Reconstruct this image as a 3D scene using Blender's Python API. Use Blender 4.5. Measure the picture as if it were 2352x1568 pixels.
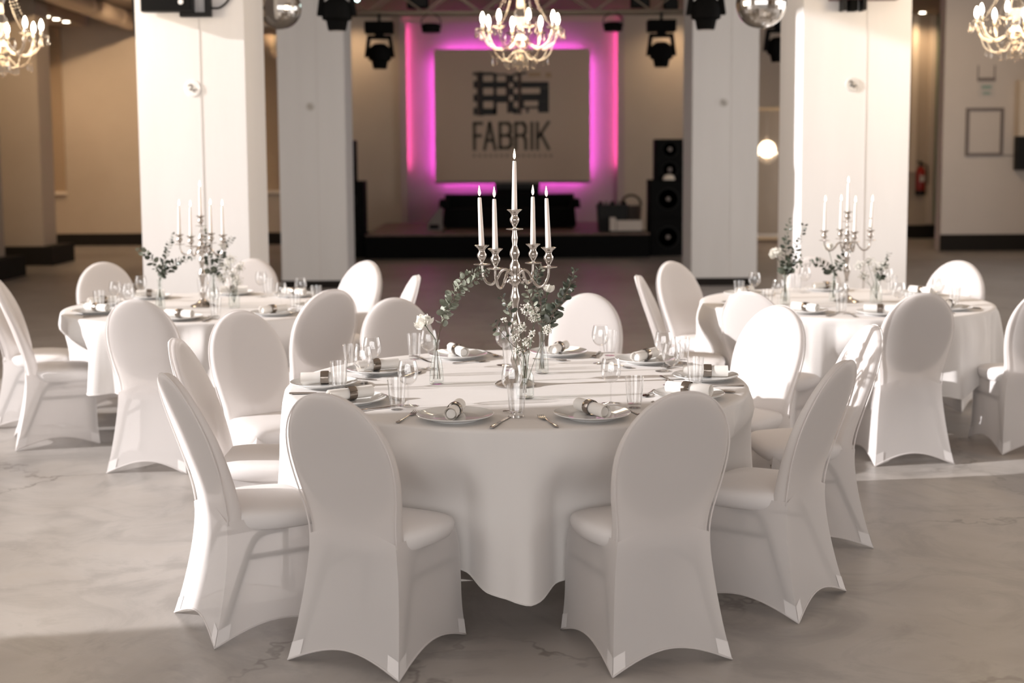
import bpy, math, random
from mathutils import Vector, Matrix, Euler
R = math.radians
PI = math.pi
random.seed(7)
for o in list(bpy.data.objects):
    bpy.data.objects.remove(o, do_unlink=True)
scene = bpy.context.scene
COL = scene.collection

# ------------------------------------------------------------------ camera
F_PX, PITCH, ROLL, YAW, CY, CAMH = 2998.2, 0.09521, -0.00627, 0.00625, 650.05, 1.6769
_fw = Vector((math.sin(YAW)*math.cos(PITCH), math.cos(YAW)*math.cos(PITCH), -math.sin(PITCH)))
_r0 = Vector((math.cos(YAW), -math.sin(YAW), 0))
_u0 = _r0.cross(_fw)
_rt = _r0*math.cos(ROLL) + _u0*math.sin(ROLL)
_up = -_r0*math.sin(ROLL) + _u0*math.cos(ROLL)
cam_d = bpy.data.cameras.new('camera')
cam = bpy.data.objects.new('camera', cam_d)
COL.objects.link(cam)
m = Matrix((( _rt.x, _up.x, -_fw.x, 0), (_rt.y, _up.y, -_fw.y, 0), (_rt.z, _up.z, -_fw.z, CAMH), (0, 0, 0, 1)))
cam.matrix_world = m
cam_d.sensor_width = 36
cam_d.lens = 36*F_PX/2352
cam_d.shift_y = (CY-784)/2352
cam_d.clip_end = 200
cam_d.dof.use_dof = True
cam_d.dof.focus_distance = 4.95
cam_d.dof.aperture_fstop = 2.0
scene.camera = cam

def ray(px, py):
    return _fw + _rt*((px-1176)/F_PX) + _up*((CY-py)/F_PX)
def ground(px, py, z=0.0):          # the point of a horizontal plane seen at a pixel
    d = ray(px, py)
    return Vector((0, 0, CAMH)) + d*((z-CAMH)/d.z)
def at(px, py, Y):                  # the point at a known depth seen at a pixel
    d = ray(px, py)
    return Vector((0, 0, CAMH)) + d*(Y/d.y)

# ------------------------------------------------------------------ light
SUN_AZ, SUN_EL = R(9.5), R(17.5)
w = bpy.data.worlds.new('sky'); scene.world = w; w.use_nodes = True
bg = w.node_tree.nodes['Background']
bg.inputs[0].default_value = (1.0, 0.968, 0.955, 1)
bg.inputs[1].default_value = 3.25
sun_d = bpy.data.lights.new('sun', 'SUN'); sun = bpy.data.objects.new('sun', sun_d); COL.objects.link(sun)
sun_dir = Vector((math.cos(SUN_AZ)*math.cos(SUN_EL), math.sin(SUN_AZ)*math.cos(SUN_EL), -math.sin(SUN_EL)))
sun.rotation_euler = sun_dir.to_track_quat('-Z', 'Y').to_euler()
sun.location = (-12, 6, 6)
sun_d.energy = 6.9
sun_d.color = (1.0, 0.955, 0.95)
sun_d.angle = R(0.5)
vs = scene.view_settings
vs.view_transform = 'Standard'; vs.look = 'None'; vs.exposure = 0.0; vs.gamma = 1.0; vs.use_curve_mapping = False
scene.cycles.use_denoising = True
scene.cycles.max_bounces = 8
scene.cycles.diffuse_bounces = 4
scene.cycles.transparent_max_bounces = 20
scene.cycles.use_adaptive_sampling = True
scene.cycles.adaptive_threshold = 0.02
scene.cycles.sample_clamp_indirect = 6.0
scene.cycles.caustics_reflective = False
scene.cycles.caustics_refractive = False

# room extents
XL, XR, YB, YF, ZC = -8.9, 10.2, 26.0, -4.5, 4.5
ZF, YSTEP = 6.65, 12.7      # unseen front bay, made higher to let the sun in steeper
def portal(name, loc, rot, sx, sy):
    l = bpy.data.lights.new(name, 'AREA'); l.shape = 'RECTANGLE'; l.size = sx; l.size_y = sy
    l.cycles.is_portal = True
    o = bpy.data.objects.new(name, l); COL.objects.link(o); o.location = loc; o.rotation_euler = rot
WIN_Y0, WIN_Y1, WIN_Z0, WIN_Z1 = 3.25, 9.17, 0.25, 6.55
portal('window_portal_side', (XL-0.02, (WIN_Y0+WIN_Y1)/2, (WIN_Z0+WIN_Z1)/2), (0, -PI/2, 0), WIN_Z1-WIN_Z0, WIN_Y1-WIN_Y0)
portal('window_portal_rear', (-0.3, YF-0.02, 2.15), (PI/2, 0, 0), 13.6, 3.5)
portal('window_portal_right', (XR+0.02, 11.0, 2.3), (0, PI/2, 0), 3.6, 14.0)

# ------------------------------------------------------------------ materials
MATS = {}
def mat(name, col, rough=0.6, metal=0.0, **kw):
    if name in MATS: return MATS[name]
    mm = bpy.data.materials.new(name); mm.use_nodes = True
    b = mm.node_tree.nodes['Principled BSDF']
    b.inputs['Base Color'].default_value = (*col, 1)
    b.inputs['Roughness'].default_value = rough
    b.inputs['Metallic'].default_value = metal
    for k, v in kw.items():
        b.inputs[k.replace('_', ' ')].default_value = v
    MATS[name] = mm
    return mm
def nodes(mm):
    nt = mm.node_tree
    return nt, nt.nodes, nt.links
def add_noise_colour(mm, c1, c2, scale, detail=4, rough=0.6, bump=0.0, bscale=None, stretch=None, dist=0.0):
    nt, N, L = nodes(mm)
    b = N['Principled BSDF']
    tc = N.new('ShaderNodeTexCoord'); mp = N.new('ShaderNodeMapping')
    if stretch: mp.inputs['Scale'].default_value = stretch
    L.new(tc.outputs['Object'], mp.inputs[0])
    n = N.new('ShaderNodeTexNoise'); n.inputs['Scale'].default_value = scale; n.inputs['Detail'].default_value = detail
    n.inputs['Roughness'].default_value = rough; n.inputs['Distortion'].default_value = dist
    L.new(mp.outputs[0], n.inputs['Vector'])
    r = N.new('ShaderNodeValToRGB'); r.color_ramp.elements[0].position = 0.3; r.color_ramp.elements[1].position = 0.7
    r.color_ramp.elements[0].color = (*c1, 1); r.color_ramp.elements[1].color = (*c2, 1)
    L.new(n.outputs['Fac'], r.inputs[0]); L.new(r.outputs[0], b.inputs['Base Color'])
    if bump:
        n2 = N.new('ShaderNodeTexNoise'); n2.inputs['Scale'].default_value = bscale or scale*6; n2.inputs['Detail'].default_value = 3
        L.new(mp.outputs[0], n2.inputs['Vector'])
        bp = N.new('ShaderNodeBump'); bp.inputs['Strength'].default_value = bump; bp.inputs['Distance'].default_value = 0.01
        L.new(n2.outputs['Fac'], bp.inputs['Height']); L.new(bp.outputs[0], b.inputs['Normal'])
    return mm
def cloth_mat(name, col, trans, weave=900, crease=0.0, sheer=0.0):
    mm = bpy.data.materials.new(name); mm.use_nodes = True
    nt, N, L = nodes(mm); N.remove(N['Principled BSDF']); out = N['Material Output']
    d = N.new('ShaderNodeBsdfDiffuse'); t = N.new('ShaderNodeBsdfTranslucent'); mx = N.new('ShaderNodeMixShader')
    d.inputs[0].default_value = (*col, 1); t.inputs[0].default_value = (*col, 1); mx.inputs[0].default_value = trans
    tc = N.new('ShaderNodeTexCoord')
    n = N.new('ShaderNodeTexNoise'); n.inputs['Scale'].default_value = weave; n.inputs['Detail'].default_value = 1
    L.new(tc.outputs['Object'], n.inputs['Vector'])
    bp = N.new('ShaderNodeBump'); bp.inputs['Strength'].default_value = 0.08; bp.inputs['Distance'].default_value = 0.002
    L.new(n.outputs['Fac'], bp.inputs['Height'])
    nrm = bp.outputs[0]
    if crease:
        n3 = N.new('ShaderNodeTexNoise'); n3.inputs['Scale'].default_value = 5.0; n3.inputs['Detail'].default_value = 2
        mp = N.new('ShaderNodeMapping'); mp.inputs['Scale'].default_value = (0.5, 1.6, 0.5)
        L.new(tc.outputs['Object'], mp.inputs[0]); L.new(mp.outputs[0], n3.inputs['Vector'])
        b3 = N.new('ShaderNodeBump'); b3.inputs['Strength'].default_value = crease; b3.inputs['Distance'].default_value = 0.02
        L.new(n3.outputs['Fac'], b3.inputs['Height']); L.new(bp.outputs[0], b3.inputs['Normal']); nrm = b3.outputs[0]
    L.new(nrm, d.inputs['Normal']); L.new(nrm, t.inputs['Normal'])
    L.new(d.outputs[0], mx.inputs[1]); L.new(t.outputs[0], mx.inputs[2]); L.new(mx.outputs[0], out.inputs[0])
    if sheer:
        tr = N.new('ShaderNodeBsdfTransparent'); m2 = N.new('ShaderNodeMixShader'); m2.inputs[0].default_value = sheer
        L.new(mx.outputs[0], m2.inputs[1]); L.new(tr.outputs[0], m2.inputs[2]); L.new(m2.outputs[0], out.inputs[0])
    MATS[name] = mm
    return mm
def emit(name, col, s):
    mm = bpy.data.materials.new(name); mm.use_nodes = True
    nt, N, L = nodes(mm); N.remove(N['Principled BSDF'])
    e = N.new('ShaderNodeEmission'); e.inputs[0].default_value = (*col, 1); e.inputs[1].default_value = s
    L.new(e.outputs[0], N['Material Output'].inputs[0]); MATS[name] = mm
    return mm
def glass_mat(name, tint, edge, rough=0.015, ior=1.5, gain=1.0):
    mm = bpy.data.materials.new(name); mm.use_nodes = True
    nt, N, L = nodes(mm); N.remove(N['Principled BSDF'])
    t = N.new('ShaderNodeBsdfTransparent'); g = N.new('ShaderNodeBsdfGlossy'); mx = N.new('ShaderNodeMixShader')
    g.inputs['Roughness'].default_value = rough; g.inputs['Color'].default_value = (1, 1, 1, 1)
    lw = N.new('ShaderNodeLayerWeight'); lw.inputs[0].default_value = 0.35
    r = N.new('ShaderNodeValToRGB'); r.color_ramp.elements[0].position = 0.45; r.color_ramp.elements[1].position = 1.0
    r.color_ramp.elements[0].color = (*tint, 1); r.color_ramp.elements[1].color = (*edge, 1)
    L.new(lw.outputs['Facing'], r.inputs[0]); L.new(r.outputs[0], t.inputs[0])
    l2 = N.new('ShaderNodeLayerWeight'); l2.inputs[0].default_value = 0.5
    pw = N.new('ShaderNodeMath'); pw.operation = 'POWER'; pw.inputs[1].default_value = 4.0; L.new(l2.outputs['Facing'], pw.inputs[0])
    mu = N.new('ShaderNodeMath'); mu.operation = 'MULTIPLY_ADD'; mu.inputs[1].default_value = 0.55*gain; mu.inputs[2].default_value = ((ior-1)/(ior+1))**2*gain; mu.use_clamp = True
    L.new(pw.outputs[0], mu.inputs[0]); L.new(mu.outputs[0], mx.inputs[0])
    L.new(t.outputs[0], mx.inputs[1]); L.new(g.outputs[0], mx.inputs[2]); L.new(mx.outputs[0], N['Material Output'].inputs[0])
    MATS[name] = mm
    return mm

FABRIC = cloth_mat('stretch_fabric', (0.83, 0.80, 0.785), 0.38, sheer=0.13)
FABRICP = cloth_mat('stretch_fabric_seat', (0.80, 0.775, 0.765), 0.1)
PADFAB = mat('pad_fabric', (0.62, 0.58, 0.55), 0.9)
LINEN = cloth_mat('table_linen', (0.80, 0.775, 0.755), 0.16, crease=0.25)
NAPKIN = cloth_mat('napkin_paper', (0.90, 0.875, 0.84), 0.2, weave=400)
FRAME = mat('chair_metal', (0.12, 0.09, 0.06), 0.4, 0.6)
PAINT = add_noise_colour(mat('column_paint', (0.78, 0.76, 0.74), 0.7), (0.755, 0.74, 0.73), (0.795, 0.782, 0.772), 1.2, 5, 0.6, 0.07, 22, (3, 3, 0.35))
BEIGE = add_noise_colour(mat('beige_plaster', (0.5, 0.4, 0.3), 0.55), (0.50, 0.42, 0.335), (0.56, 0.475, 0.385), 0.8, 5, 0.6, 0.15, 12)
WHITEW = add_noise_colour(mat('wall_white_paint', (0.6, 0.56, 0.53), 0.7), (0.66, 0.605, 0.56), (0.71, 0.65, 0.605), 0.9)
CEIL = add_noise_colour(mat('ceiling_paint', (0.3, 0.23, 0.17), 0.8), (0.30, 0.24, 0.185), (0.36, 0.29, 0.225), 0.7)
BLACK = mat('black_matt', (0.004, 0.004, 0.004), 0.8, 0.0, Specular_IOR_Level=0.1)
BLACKB = mat('black_baseboard', (0.02, 0.017, 0.015), 0.7, 0.0, Specular_IOR_Level=0.15)
BLACKP = mat('black_plastic', (0.007, 0.007, 0.007), 0.5, 0.0, Specular_IOR_Level=0.25)
GRILLE = mat('speaker_grille', (0.006, 0.006, 0.006), 0.8, 0.0, Specular_IOR_Level=0.1)
SILVER = mat('silver_plate', (0.50, 0.46, 0.425), 0.2, 1.0)
RINGM = mat('napkin_ring_metal', (0.27, 0.235, 0.205), 0.2, 1.0)
STEEL = mat('cutlery_steel', (0.42, 0.385, 0.36), 0.16, 1.0)
PORC = mat('porcelain', (0.74, 0.74, 0.73), 0.06, 0.0, Specular_IOR_Level=0.6)
WAX = mat('candle_wax', (0.85, 0.80, 0.74), 0.45, 0.0, Subsurface_Weight=0.15)
WICK = mat('wick', (0.03, 0.02, 0.02), 0.9)
FLAME = emit('flame', (1.0, 0.80, 0.55), 9.0)
GLASS = glass_mat('clear_glass', (0.985, 0.985, 0.985), (0.62, 0.61, 0.60), gain=2.2)
BOTGL = glass_mat('bottle_glass', (0.965, 0.975, 0.97), (0.66, 0.71, 0.69), gain=1.4)
CRYST = glass_mat('crystal', (0.90, 0.86, 0.80), (0.45, 0.38, 0.30), ior=1.7, gain=2.0)
LEAF = add_noise_colour(mat('eucalyptus_leaf', (0.2, 0.25, 0.2), 0.5), (0.15, 0.165, 0.12), (0.285, 0.30, 0.245), 30)
LEAFD = add_noise_colour(mat('dark_leaf', (0.05, 0.08, 0.06), 0.4), (0.042, 0.052, 0.036), (0.092, 0.106, 0.078), 25)
STEMG = mat('green_stem', (0.07, 0.09, 0.05), 0.6)
TWIG = mat('brown_twig', (0.13, 0.10, 0.075), 0.7)
PETAL = cloth_mat('white_petal', (0.88, 0.86, 0.80), 0.3, weave=200)
BULB = emit('lamp_bulb', (1.0, 0.86, 0.68), 22.0)
SLEEVE = mat('candle_sleeve', (0.85, 0.78, 0.68), 0.4)
CHROME = mat('mirror_tile', (0.62, 0.60, 0.57), 0.07, 1.0)
PRINTK = mat('print_black', (0.012, 0.012, 0.012), 0.6)
PRINTB = mat('print_brown', (0.045, 0.025, 0.018), 0.6)
PRINTG = mat('print_grey', (0.115, 0.095, 0.07), 0.7)
PRINTF = mat('print_faint', (0.30, 0.235, 0.175), 0.7)
GLINTY = mat('painted_glint', (0.46, 0.33, 0.20), 0.7)  # colour of a gold reflection painted on the board
SCREEN = mat('projection_board', (0.60, 0.475, 0.37), 0.75)
PANELW = mat('backdrop_white', (0.47, 0.375, 0.35), 0.7)
LEDM = emit('led_magenta', (0.88, 0.10, 0.95), 40.0)
LEDP = emit('led_pink', (1.0, 0.10, 0.48), 36.0)
STAGEW = add_noise_colour(mat('stage_wood', (0.12, 0.07, 0.05), 0.5), (0.10, 0.06, 0.045), (0.16, 0.10, 0.075), 6, stretch=(1, 8, 1))
MIRROR = mat('mirror_glass', (0.62, 0.57, 0.52), 0.02, 1.0)
BRONZE = mat('bronze_frame', (0.42, 0.30, 0.18), 0.35, 0.8)
GREYF = mat('grey_frame', (0.20, 0.165, 0.15), 0.5)
PAPER = mat('notice_paper', (0.62, 0.58, 0.55), 0.7)
GREENP = mat('green_print', (0.30, 0.42, 0.38), 0.7)
REDP = mat('extinguisher_red', (0.30, 0.015, 0.01), 0.3)
GREENLIT = mat('green_lit_wall', (0.32, 0.38, 0.26), 0.6)  # green glow of the exit sign put into the wall colour
CREAM = mat('cream_trim', (0.80, 0.70, 0.58), 0.5)
DUCT = mat('duct_metal', (0.50, 0.42, 0.34), 0.35, 0.7)
TRUSSM = mat('truss_aluminium', (0.34, 0.28, 0.22), 0.4, 0.6)
WHITEP = mat('white_sign', (0.86, 0.85, 0.84), 0.5)
SIGNG = mat('sign_grey', (0.62, 0.60, 0.57), 0.6)
BRICKW = mat('crate_white', (0.55, 0.48, 0.42), 0.7)
LEDW = emit('status_led', (0.75, 1.0, 0.95), 6.0)
DOWNL = emit('downlight_lens', (1.0, 0.88, 0.70), 22.0)
REDLINE = mat('red_bar', (0.10, 0.02, 0.02), 0.4)
TABLEW = mat('table_board', (0.16, 0.11, 0.07), 0.6)
# rippled bronze wall panel
RIPPLE = mat('rippled_panel', (0.52, 0.40, 0.28), 0.28, 0.35)
nt, N, L = nodes(RIPPLE)
tc = N.new('ShaderNodeTexCoord'); wv = N.new('ShaderNodeTexWave'); wv.inputs['Scale'].default_value = 9; wv.inputs['Distortion'].default_value = 4.0
wv.bands_direction = 'Z'; wv.inputs['Detail Scale'].default_value = 0.6
bp = N.new('ShaderNodeBump'); bp.inputs['Strength'].default_value = 0.5; bp.inputs['Distance'].default_value = 0.03
L.new(tc.outputs['Object'], wv.inputs['Vector']); L.new(wv.outputs['Fac'], bp.inputs['Height']); L.new(bp.outputs[0], N['Principled BSDF'].inputs['Normal'])
# polished concrete
FLOOR = mat('polished_concrete', (0.4, 0.37, 0.34), 0.4)
nt, N, L = nodes(FLOOR)
b = N['Principled BSDF']; tc = N.new('ShaderNodeTexCoord')
def noise(scale, detail, dist=0.0, rough=0.55, vec=None):
    n = N.new('ShaderNodeTexNoise'); n.inputs['Scale'].default_value = scale; n.inputs['Detail'].default_value = detail
    n.inputs['Distortion'].default_value = dist; n.inputs['Roughness'].default_value = rough
    L.new(vec or tc.outputs['Object'], n.inputs['Vector']); return n
def ramp(src, stops):
    r = N.new('ShaderNodeValToRGB'); els = r.color_ramp.elements
    els[0].position, els[0].color = stops[0][0], (*stops[0][1], 1)
    els[1].position, els[1].color = stops[-1][0], (*stops[-1][1], 1)
    for p, c in stops[1:-1]:
        e = els.new(p); e.color = (*c, 1)
    L.new(src, r.inputs[0]); return r
def mixc(fac, a, c, mode='MIX'):
    x = N.new('ShaderNodeMix'); x.data_type = 'RGBA'; x.blend_type = mode
    if isinstance(fac, float): x.inputs[0].default_value = fac
    else: L.new(fac, x.inputs[0])
    for s, v in ((x.inputs[6], a), (x.inputs[7], c)):
        if isinstance(v, tuple): s.default_value = (*v, 1)
        else: L.new(v, s)
    return x.outputs[2]
n1 = noise(0.55, 6, 1.6, 0.6); base = ramp(n1.outputs['Fac'], [(0.30, (0.29, 0.267, 0.246)), (0.5, (0.365, 0.340, 0.318)), (0.68, (0.41, 0.386, 0.364))]).outputs[0]
n2 = noise(1.7, 7, 2.2, 0.65); st = ramp(n2.outputs['Fac'], [(0.36, (0.80, 0.80, 0.80)), (0.52, (1, 1, 1)), (0.7, (1.0, 0.985, 0.965))]).outputs[0]
c = mixc(1.0, base, st, 'MULTIPLY')
n3 = noise(0.42, 3, 0.8); rust = ramp(n3.outputs['Fac'], [(0.66, (0, 0, 0)), (0.78, (0.55, 0.55, 0.55))]).outputs[0]
c = mixc(rust, c, (0.44, 0.31, 0.20))
# cracks
nd = noise(1.1, 5, 0.0, 0.7)
vm = N.new('ShaderNodeVectorMath'); vm.operation = 'SCALE'; vm.inputs[3].default_value = 0.9
L.new(nd.outputs['Color'], vm.inputs[0])
va = N.new('ShaderNodeVectorMath'); va.operation = 'ADD'; L.new(tc.outputs['Object'], va.inputs[0]); L.new(vm.outputs[0], va.inputs[1])
vo = N.new('ShaderNodeTexVoronoi'); vo.feature = 'DISTANCE_TO_EDGE'; vo.inputs['Scale'].default_value = 0.62
L.new(va.outputs[0], vo.inputs['Vector'])
ck = ramp(vo.outputs['Distance'], [(0.0, (1, 1, 1)), (0.0045, (0.75, 0.75, 0.75)), (0.011, (0, 0, 0))]).outputs[0]
nm = noise(0.9, 3); msk = ramp(nm.outputs['Fac'], [(0.47, (0, 0, 0)), (0.62, (0.8, 0.8, 0.8))]).outputs[0]
ckm = mixc(1.0, ck, msk, 'MULTIPLY')
c = mixc(ckm, c, (0.13, 0.115, 0.10))
L.new(c, b.inputs['Base Color'])
rr = ramp(n2.outputs['Fac'], [(0.3, (0.36, 0.36, 0.36)), (0.7, (0.42, 0.42, 0.42))]).outputs[0]
L.new(rr, b.inputs['Roughness'])

# ------------------------------------------------------------------ builders
class MB:
    def __init__(s): s.v = []; s.f = []
    def box(s, x0, x1, y0, y1, z0, z1, M=None):
        i = len(s.v)
        P = [(x0, y0, z0), (x1, y0, z0), (x1, y1, z0), (x0, y1, z0), (x0, y0, z1), (x1, y0, z1), (x1, y1, z1), (x0, y1, z1)]
        s.v += [tuple(M @ Vector(p)) if M else p for p in P]
        s.f += [tuple(i+k for k in q) for q in ((3, 2, 1, 0), (4, 5, 6, 7), (0, 1, 5, 4), (1, 2, 6, 5), (2, 3, 7, 6), (3, 0, 4, 7))]
        return s
    def rings(s, rings, cap0=True, cap1=True, closed=True):
        i = len(s.v); n = len(rings[0])
        for r in rings: s.v += [tuple(p) for p in r]
        for a in range(len(rings)-1):
            for k in range(n if closed else n-1):
                k2 = (k+1) % n
                s.f.append((i+a*n+k, i+a*n+k2, i+(a+1)*n+k2, i+(a+1)*n+k))
        if cap0: s.f.append(tuple(i+k for k in reversed(range(n))))
        if cap1: s.f.append(tuple(i+(len(rings)-1)*n+k for k in range(n)))
        return s
    def lathe(s, prof, seg=20, M=None, cap=True):
        rs = []
        for r, z in prof:
            ring = [Vector((max(r, 1e-5)*math.cos(2*PI*k/seg), max(r, 1e-5)*math.sin(2*PI*k/seg), z)) for k in range(seg)]
            rs.append([M @ p for p in ring] if M else ring)
        return s.rings(rs, cap, cap)
    def tube(s, path, rad, seg=8, cap=True, flat=None):
        path = [Vector(p) for p in path]; n = len(path)
        if not isinstance(rad, (list, tuple)): rad = [rad]*n
        rs = []; nor = None
        for i, p in enumerate(path):
            t = (path[min(i+1, n-1)] - path[max(i-1, 0)]).normalized()
            if nor is None:
                nor = Vector((0, 0, 1)) if abs(t.z) < 0.9 else Vector((1, 0, 0))
            nor = (nor - t*nor.dot(t)).normalized(); bi = t.cross(nor)
            fl = flat if flat else 1.0
            rs.append([p + nor*(math.cos(2*PI*k/seg)*rad[i]*fl) + bi*(math.sin(2*PI*k/seg)*rad[i]) for k in range(seg)])
        return s.rings(rs, cap, cap)
    def mesh(s, name, material, smooth=True, ang=45):
        me = bpy.data.meshes.new(name); me.from_pydata(s.v, [], s.f); me.update()
        if material: me.materials.append(material)
        if smooth:
            me.shade_smooth(); me.set_sharp_from_angle(angle=R(ang))
        return me
    def build(s, name, material, parent=None, loc=(0, 0, 0), smooth=True, ang=45):
        return obj(name, s.mesh(name, material, smooth, ang), parent, loc)
def obj(name, me, parent=None, loc=(0, 0, 0), rot=None, scale=None):
    o = bpy.data.objects.new(name, me); COL.objects.link(o)
    o.parent = parent; o.location = loc
    if rot: o.rotation_euler = rot
    if scale: o.scale = scale if not isinstance(scale, (int, float)) else (scale,)*3
    return o
def tag(o, label, cat, group=None):
    o['label'] = label; o['category'] = cat
    if group: o['group'] = group
    return o
def thing(name, label, cat, loc=(0, 0, 0), rz=0, group=None):
    o = bpy.data.objects.new(name, None); COL.objects.link(o); o.empty_display_size = 0.1
    o.location = loc; o.rotation_euler = (0, 0, rz)
    return tag(o, label, cat, group)
KIDS = {}
def copy_tree(o, parent=None):
    c = o.copy(); COL.objects.link(c); c.parent = parent
    for ch in o.children: copy_tree(ch, c)
    return c
def struct(name, mb, m, parent=None, smooth=False):
    o = mb.build(name, m, parent, smooth=smooth)
    if parent is None: o['kind'] = 'structure'
    return o
def bez(p, n=16):           # Catmull-Rom through points
    p = [Vector(q) for q in p]; P = [p[0]*2-p[1]] + p + [p[-1]*2-p[-2]]; out = []
    for i in range(1, len(P)-2):
        for k in range(n):
            t = k/n; a, b_, c_, d = P[i-1], P[i], P[i+1], P[i+2]
            out.append(0.5*((2*b_) + (c_-a)*t + (2*a-5*b_+4*c_-d)*t*t + (3*b_-a-3*c_+d)*t**3))
    out.append(p[-1]); return out

def bez2(p, n): return [(q.x, q.y) for q in bez([(a, b_, 0) for a, b_ in p], n)]
# ------------------------------------------------------------------ the room
struct('floor', MB().box(XL-0.3, XR+0.3, YF-0.3, YB+2, -0.2, 0), FLOOR)
struct('ceiling', MB().box(XL-0.3, XR+0.3, YSTEP, YB+2, ZC, ZC+0.2), CEIL)
struct('ceiling_front', MB().box(XL-0.3, XR+0.3, YF-0.3, YSTEP, ZF, ZF+0.2), WHITEW)
struct('wall_bulkhead', MB().box(XL-0.3, XR+0.3, YSTEP, YSTEP+0.2, ZC+0.2, ZF+0.2), WHITEW)  # closes the step up to the raised, unseen front ceiling
mb = MB()
mb.box(XL-0.3, XL, YF-0.3, WIN_Y0, 0, ZF); mb.box(XL-0.3, XL, WIN_Y1, YSTEP, 0, ZF); mb.box(XL-0.3, XL, YSTEP, YB+2, 0, ZC)
mb.box(XL-0.3, XL, WIN_Y0, WIN_Y1, 0, WIN_Z0); mb.box(XL-0.3, XL, WIN_Y0, WIN_Y1, WIN_Z1, ZF)
struct('wall_left', mb, BEIGE)
mb = MB()
mb.box(XR, XR+0.3, YF-0.3, 4.0, 0, ZF); mb.box(XR, XR+0.3, 18.0, YB+2, 0, ZC)
mb.box(XR, XR+0.3, 4.0, 18.0, 0, 0.5); mb.box(XR, XR+0.3, 4.0, 18.0, 4.1, ZC); mb.box(XR, XR+0.3, 4.0, YSTEP, ZC, ZF)
struct('wall_right', mb, BEIGE)
mb = MB()
mb.box(XL, -7.1, YF-0.3, YF, 0, ZF); mb.box(6.5, XR, YF-0.3, YF, 0, ZF)
mb.box(-7.1, 6.5, YF-0.3, YF, 0, 0.4); mb.box(-7.1, 6.5, YF-0.3, YF, 3.9, ZF)
struct('wall_front', mb, CEIL)
struct('wall_back', MB().box(XL-0.3, 6.3, YB, YB+0.3, 0, ZC), BEIGE)
def pilbox(px0, px1, Y):     # x range of two pixels at a depth
    return at(px0, 300, Y).x, at(px1, 300, Y).x

# columns: four free-standing painted pillars
CYL, CY1, CY2, CW = 10.15, 10.62, 17.05, 0.86
def column(name, x0, y0, w_):
    o = struct(name, MB().box(x0, x0+w_, y0, y0+w_, 0, ZF if y0 < YSTEP else ZC), PAINT)
    return o
xa = at(566, 300, CYL).x; xb = at(1842, 300, CY1).x
colA = column('column_left_near', xa-0.83, CYL, 0.83)
colB = column('column_right_near', xb, CY1, 0.87)
xc = at(798, 600, CY2).x; xd = at(1588, 600, CY2).x
colC = column('column_left_far', xc-CW, CY2, CW)
colD = column('column_right_far', xd, CY2, CW)
for o, x0, y0, CW in ((colA, xa-0.83, CYL, 0.83), (colB, xb, CY1, 0.87), (colC, xc-CW, CY2, CW), (colD, xd, CY2, CW)):
    # dark skirting and the vertical joint between the two cladding boards
    e = 0.012
    mbb = MB(); mbb.box(x0-e, x0+CW+e, y0-e, y0, 0, 0.10); mbb.box(x0-e, x0+CW+e, y0+CW, y0+CW+e, 0, 0.10)
    mbb.box(x0-e, x0, y0, y0+CW, 0, 0.10); mbb.box(x0+CW, x0+CW+e, y0, y0+CW, 0, 0.10)
    mbb.build('skirting', BLACKB, o, smooth=False)
    MB().box(x0+CW*0.585, x0+CW*0.589, y0-0.003, y0, 0.1, ZC).build('cladding_joint', mat('joint_grey', (0.60, 0.57, 0.55), 0.8), o, smooth=False)

# back wall: skirting, rippled bronze panels, sill
bbk = struct('baseboard_back', MB().box(XL, -2.6, YB-0.02, YB, 0, 0.24), BLACKB)
for x0, x1 in ((at(93, 300, YB).x, at(148, 300, YB).x), (at(560, 300, YB).x, at(641, 300, YB).x)):
    t = thing('wall_panel', 'rippled bronze panel on the back wall %s' % ('at the far left corner' if x0 < -6 else 'seen between the two left columns'), 'panel', ((x0+x1)/2, YB, 0), 0, 'bronze wall panels')
    hw = (x1-x0)/2
    MB().box(-hw, hw, -0.05, -0.005, 1.08, ZC-0.02).build('panel_sheet', RIPPLE, t, smooth=False)
    MB().box(-hw-0.02, hw+0.02, -0.09, -0.005, 1.02, 1.08).build('sill', CREAM, t, smooth=False)
# left-hand wall piers with dark plinths
def pier(name, y0, x1, d, label):
    t = thing(name, label, 'pier', (x1-0.4, y0+d/2, 0), 0, 'wall piers on the left')
    MB().box(XL-x1+0.4+0.005, 0.4, -d/2, d/2, 0.30, ZC-0.005).build('shaft', BEIGE, t, smooth=False)
    MB().box(XL-x1+0.4+0.005, 0.62, -d/2-0.22, d/2+0.22, 0, 0.30).build('plinth', BLACKB, t, smooth=False)
pb = ground(112, 604)
pier('wall_pier', 21.3, at(90, 300, 21.3).x, 0.62, 'beige wall pier on dark plinth near the far left corner')
pier('wall_pier', 18.4, at(-45, 300, 18.4).x, 0.7, 'wall pier with dark plinth at the extreme left edge')
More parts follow.
